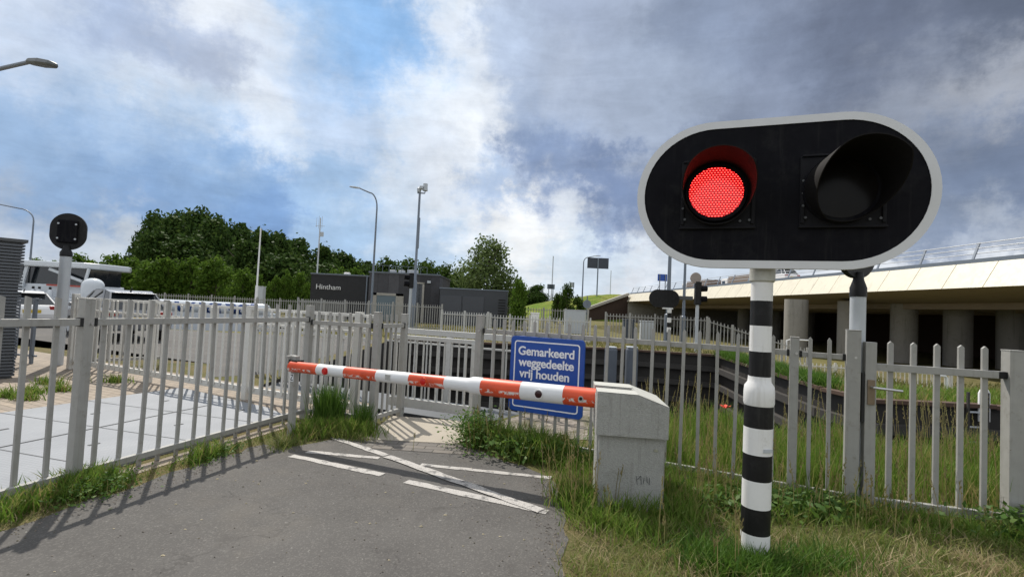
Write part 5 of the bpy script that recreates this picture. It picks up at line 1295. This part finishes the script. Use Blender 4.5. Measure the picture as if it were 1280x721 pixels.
# taller stems with seed heads standing above it
def seed_stems(nm, lab, p_, h0, h1, seed, mat):
    r = np.random.default_rng(seed); V_ = []; F_ = []
    for (x, y) in p_:
        h = r.uniform(h0, h1); a = r.uniform(0, 2 * PI); l = r.uniform(.03, .2) * h; dx, dy = math.cos(a) * l, math.sin(a) * l; o = len(V_); w = .0025
        V_ += [(x - w, y, 0), (x + w, y, 0), (x + dx * .4 + w, y + dy * .4, h * .6), (x + dx * .4 - w, y + dy * .4, h * .6), (x + dx + w * .7, y + dy, h), (x + dx - w * .7, y + dy, h)]; F_ += [(o, o + 1, o + 2, o + 3), (o + 3, o + 2, o + 4, o + 5)]
        for k in range(9):
            t_ = 1 - .26 * k / 9; px, py, pz = x + dx * t_, y + dy * t_, h * t_; b = r.uniform(0, 2 * PI); s_ = .005 + .007 * k / 9; o = len(V_)
            V_ += [(px, py, pz), (px + math.cos(b) * s_, py + math.sin(b) * s_, pz + .008), (px + math.cos(b) * s_ * 1.5, py + math.sin(b) * s_ * 1.5, pz + .024), (px + .002, py, pz + .014)]; F_.append((o, o + 1, o + 2, o + 3))
    me = bpy.data.meshes.new(nm); me.from_pydata(V_, [], F_); me.materials.append(mat)
    o = bpy.data.objects.new(nm, me); COL.objects.link(o); return stuff(o, lab, 'grass')
m_seed = leafy('seed_head', [(.18, .15, .06), (.28, .23, .11), (.20, .20, .07)], .3)
p_ = scatter(poly, 420, 201, 5, .25); seed_stems('seeding_stems', 'thin seeding stems rising above the tall grass', p_, .35, .85, 202, m_seed)
p_ = np.concatenate([around(.62, 4.15, .25, .3, 35, 203), around(1.6, 4.25, .5, .2, 40, 204), around(3.0, 4.05, 1.0, .3, 50, 205), around(0, 5.6, .6, .25, 25, 206), around(1.3, 3.3, .5, .2, 10, 207)]); seed_stems('seeding_stems', 'scattered seeding stems in the verge grass along the right fence', p_, .15, .5, 208, m_seed)
# in front of the right fence, around the barrier box and the pole foot
poly = [RF(.95, .05), RF(3.75, .05), gp + gd * 2.2, (5.2, 3.75), (4.0, 3.72), (2.6, 3.95), (1.6, 4.15), (1.45, 3.7), (.9, 3.5), (.55, 3.75), (.5, 4.5), (.5, 5.2)]
n = 15000; p_ = scatter(poly, n, 5, 10, .09); m_ = ~((p_[:, 0] > .72) & (p_[:, 0] < 1.32) & (p_[:, 1] > 4.0) & (p_[:, 1] < 4.66)); p_ = p_[m_]; n = len(p_)
blades('verge_grass', 'rough green grass around the barrier cabinet and along the right fence', 'grass', p_, H(n, .04, .19, 6) * (.6 + .6 * np.abs(np.sin(p_[:, 0] * 3 + p_[:, 1] * 5))), .008, .75, m_grass, 7)
# dry verge in front
poly = [(.32, 2.2), (.42, 3.2), (.5, 3.7), (.9, 3.6), (1.45, 3.75), (1.6, 4.1), (2.6, 3.95), (4.0, 3.75), (5.5, 3.6), (5.5, 2.0), (.4, 1.9)]
n = 24000; p_ = scatter(poly, n, 8, 14, .07); blades('dry_grass', 'short straw-coloured dry grass on the verge in front', 'grass', p_, H(n, .02, .16, 9) * (.55 + .6 * np.abs(np.sin(p_[:, 0] * 4 + p_[:, 1] * 7))), .006, 1.1, m_grassdry, 10)
# green tuft at the pole foot
p_ = np.concatenate([around(1.55, 3.16, .22, .14, 1500, 11), around(1.35, 3.3, .25, .2, 700, 12), around(2.0, 3.3, .3, .15, 500, 13)]); blades('green_tuft', 'fresh green grass tuft at the foot of the striped pole', 'grass', p_, H(len(p_), .06, .20, 14), .008, .8, m_horsetail, 15)
# tufts by box
p_ = np.concatenate([around(.62, 4.15, .14, .18, 1300, 16), around(.95, 3.93, .35, .05, 260, 17), around(1.44, 4.25, .14, .3, 1300, 18)])
m_ = ~((p_[:, 0] > .72) & (p_[:, 0] < 1.30) & (p_[:, 1] > 3.99)); p_ = p_[m_]
blades('cabinet_tuft', 'long green grass growing up against the barrier cabinet', 'grass', p_, H(len(p_), .06, .26, 19), .009, .55, m_grass, 20)
# along the right fence foot near the path, left of the box
p_ = np.concatenate([around(-.28, 5.85, .16, .22, 1000, 21), around(.1, 5.62, .35, .16, 1500, 22, -.45), around(.45, 5.35, .3, .2, 1500, 23)])
blades('fence_foot_grass', 'dark green grass along the fence below the blue sign', 'grass', p_, H(len(p_), .10, .38, 24), .009, .6, m_grass, 25)
# left fence foot
pp = []
r_ = np.random.default_rng(26)
for i in range(3000):
    s_ = r_.uniform(-2.2, 2.6); pp.append(LF(s_, .27 + r_.normal() * .075))
p_ = np.array([(q.x, q.y) for q in pp]); hh = H(len(p_), .015, .075, 27); blades('edge_grass', 'thin dry grass along the foot of the left fence', 'grass', p_, hh, .006, 1.1, m_grassdry, 28)
q = LF(.0, .14); q2 = LF(-.45, .2); q3 = LF(.95, .3)
p_ = np.concatenate([around(q.x, q.y, .18, .24, 1500, 29), around(q2.x, q2.y, .12, .25, 400, 30), around(q3.x, q3.y, .1, .22, 400, 31)])
blades('post_tuft', 'green weed tuft around the foot of the near left fence post', 'grass', p_, H(len(p_), .05, .22, 32), .010, .7, m_grass, 33)
# tall horsetail clump behind the rest post
def horsetail(cx, cy, n, h0, h1, spread, seed, nm, lab):
    p_ = around(cx, cy, spread, spread, n, seed); return blades(nm, lab, 'weeds', p_, H(n, h0, h1, seed + 1), .007, .28, m_horsetail, seed + 2)
horsetail(-2.18, 6.25, 1500, .2, .60, .15, 40, 'horsetail_clump', 'tall dark green horsetail clump behind the boom rest post')
horsetail(-1.72, 6.12, 500, .12, .42, .10, 44, 'horsetail_clump', 'thinner horsetail stand in front of the fence corner post')
p_ = np.concatenate([around(-1.85, 5.98, .32, .16, 1700, 47, -.2), around(-2.2, 5.85, .2, .2, 900, 48)]); blades('corner_grass', 'rough green and brown grass at the foot of the short fence panel', 'grass', p_, H(len(p_), .06, .26, 49), .009, .7, m_grass, 50)
p_ = np.concatenate([around(-1.95, 5.80, .40, .10, 1100, 51, -.2), around(-2.3, 5.35, .12, .2, 500, 52)]); blades('corner_dry_grass', 'dry straw strands beside the boom rest post', 'grass', p_, H(len(p_), .04, .16, 53), .006, 1.1, m_grassdry, 54)
# weeds in the paving
pp = [around(x, y, .18, .1, 220, 60 + i) for i, (x, y) in enumerate([tuple(gg(*u)) for u in ((10, 497), (40, 492), (75, 489), (145, 478), (30, 500), (60, 480))])]
p_ = np.concatenate(pp); blades('paving_weeds', 'green weeds growing from the brick paving beyond the deck', 'weeds', p_, H(len(p_), .05, .2, 70), .012, .7, m_grass, 71)
# far grass on the right bank edge and the far lock side
poly = [(7.7, 10.8), (13.5, 10.6), (13.5, 12.6), (9.5, 12.6), (8.2, 13.0), (8.9, 16), (9.2, 20.8), (8.9, 20.9), (7.75, 12.2)]
n = 9000; p_ = scatter(poly, n, 72, 10, .15); blades('bank_grass', 'green grass along the top of the far canal wall', 'grass', p_, H(n, .08, .26, 73), .018, .6, m_grass, 74, z=np.array([gz(*q) for q in p_]))
pp = []; r_ = np.random.default_rng(173)
for i in range(7000):
    k = r_.random(); e = np.array([7.62, 12]) * (1 - k) + np.array([8.75, 21]) * k; pp.append((e[0] + r_.normal() * .13 + .05, e[1]))
p_ = np.array(pp); blades('edge_grass', 'long green grass hanging over the receding canal wall', 'grass', p_, H(len(p_), .12, .48, 174), .022, .9, m_horsetail, 175)
poly = [(9.2, 13), (30, 13), (34, 28), (10, 26), (9, 21), (5.8, 22.4), (5.8, 26), (9, 27)]
n = 14000; p_ = scatter(poly, n, 75, 10, .3); blades('bank_meadow', 'yellowish rough grass on the right bank before the overpass', 'grass', p_, H(n, .08, .3, 76), .03, .7, m_grassdry if False else leafy('meadow', [(.08, .10, .02), (.14, .14, .04), (.22, .19, .08)], .35), 77, z=np.array([gz(*q) for q in p_]))
poly = [(-20, 24), (-8.6, 22.6), (5.4, 22.6), (5.4, 30), (0, 38), (-30, 38), (-30, 32), (-9, 32)]
n = 16000; p_ = scatter(poly, n, 78, 10, .35); p_ = p_[[not inpoly(q, basin2) for q in p_]]; blades('lockside_grass', 'yellow-green grass on the far side of the lock', 'grass', p_, H(len(p_), .05, .22, 79), .03, .7, leafy('lockside', [(.10, .11, .02), (.16, .15, .04), (.20, .18, .06)], .35), 80)
# broad-leaf weeds
def leafweed(cx, cy, rx, ry, hmax, n, seed, nm, lab, leaf=.03):
    r = np.random.default_rng(seed); c = np.stack([cx + r.normal(size=n) * rx * .5, cy + r.normal(size=n) * ry * .5, hmax * r.random(n) ** 1.2 + .01], 1)
    nn = r.normal(size=(n, 3)) * .6 + np.array([0, 0, 1]); nn /= np.linalg.norm(nn, axis=1)[:, None]
    a = np.cross(nn, r.normal(size=(n, 3))); a /= np.linalg.norm(a, axis=1)[:, None]; b = np.cross(nn, a); s_ = leaf * (.5 + r.random(n))[:, None]
    q = np.stack([c - a * s_, c - b * s_ * .5, c + a * s_, c + b * s_ * .5], 1).reshape(-1, 3)
    me = bpy.data.meshes.new(nm); me.from_pydata(q.tolist(), [], np.arange(n * 4).reshape(-1, 4).tolist()); me.materials.append(m_weed)
    o = bpy.data.objects.new(nm, me); COL.objects.link(o); return stuff(o, lab, 'weeds')
leafweed(-.35, 5.75, .28, .3, .36, 1500, 90, 'leafy_weeds', 'leafy weeds at the foot of the fence post right of the threshold', .02)
leafweed(.25, 5.35, .5, .25, .22, 900, 91, 'leafy_weeds', 'low leafy weeds under the blue sign')
q = LF(.05, .2); leafweed(q.x + .06, q.y - .1, .25, .3, .12, 900, 92, 'leafy_weeds', 'low leafy weeds around the near left post', .015)
q = LF(1.15, .32); leafweed(q.x, q.y, .15, .4, .05, 500, 93, 'leafy_weeds', 'flat green weeds at the asphalt edge by the left fence', .014)
leafweed(2.2, 4.2, .7, .25, .14, 1300, 94, 'leafy_weeds', 'low leafy weeds between the striped pole and the fence')
leafweed(4.1, 3.85, .5, .25, .2, 1000, 95, 'leafy_weeds', 'dark leafy weeds at the foot of the gate post')
# poppy
p = D(907, 510, 5.9); t_ = thing('poppy', 'red poppy flowering behind the fence left of the striped pole', 'flower', (p.x, p.y, 0))
mb = MB(); mb.tube([(0, 0, 0), (.02, .01, p.z * .6), (0, 0, p.z)], .004, 6); mb.build('stem', m_weed, t_)
mb = MB()
for k in range(5):
    a = 2 * PI * k / 5; mb.add([(0, 0, p.z), (.05 * math.cos(a - .5), .05 * math.sin(a - .5), p.z + .03), (.065 * math.cos(a), .065 * math.sin(a), p.z + .035), (.05 * math.cos(a + .5), .05 * math.sin(a + .5), p.z + .02)], [(0, 1, 2, 3)])
mb.build('petals', M('poppy_red', (.75, .05, .015), .6), t_)

S.cycles.use_denoising = True
S.cycles.max_bounces = 8
S.cycles.transparent_max_bounces = 4
# loose grit and leaf litter along the edges of the path
def litter(nm, lab, p_, lo, hi, seed, mat):
    r = np.random.default_rng(seed); mb = MB()
    for (x, y) in p_:
        s_ = r.uniform(lo, hi); a = r.uniform(0, 6.28); k = 5; vs = []
        for i in range(k): b_ = a + 2 * PI * i / k; q = s_ * r.uniform(.6, 1.2); vs.append((x + q * math.cos(b_), y + q * .6 * math.sin(b_), .006))
        vs.append((x, y, .006 + s_ * r.uniform(.3, .8))); mb.add(vs, [(i, (i + 1) % k, k) for i in range(k)])
    return stuff(mb.build(nm, mat), lab, 'litter')
r_ = np.random.default_rng(301); pp = []
for i in range(900):
    s_ = r_.uniform(-2.2, 2.2); q = LF(s_, .42 + abs(r_.normal()) * .14); pp.append((q.x, q.y))
for i in range(500): k = r_.random(); pp.append((.46 - abs(r_.normal()) * .12 - .1 * (1 - k), 2.2 + 2.6 * k))
for i in range(260): pp.append((r_.uniform(-2.6, .3), r_.uniform(2.2, 5.4)))
litter('grit', 'small grit and crumbs lying along the asphalt edges', np.array(pp), .003, .010, 302, m_gravel)
pp = [(r_.uniform(-2.7, .3), r_.uniform(2.4, 5.5)) for i in range(40)]
litter('dry_leaf_litter', 'few pale dry leaves scattered on the asphalt', np.array(pp), .008, .018, 303, M('dry_leaf', (.42, .36, .24), .8))
# fence bolts at the rail ends
bolt_me = MB().tube([(0, 0, 0), (0, -.012, 0)], .011, 8).mesh('bolt', m_steel)
for f_ in [o for o in bpy.data.objects if o.type == 'EMPTY' and o.name.startswith('bar_fence') and (o.location - Vector((0, 4, 0))).length < 5.5]:
    sgn = 1
    for po in [c for c in f_.children if c.name.startswith('post')]:
        for z in (1.27, .12): place(bolt_me, 'bolt', f_, 0, (po.location.x + .015, -.042 if (f_.matrix_local.to_3x3() @ Vector((0, -1, 0))).dot(EYEP - f_.location) > 0 else .052, z))
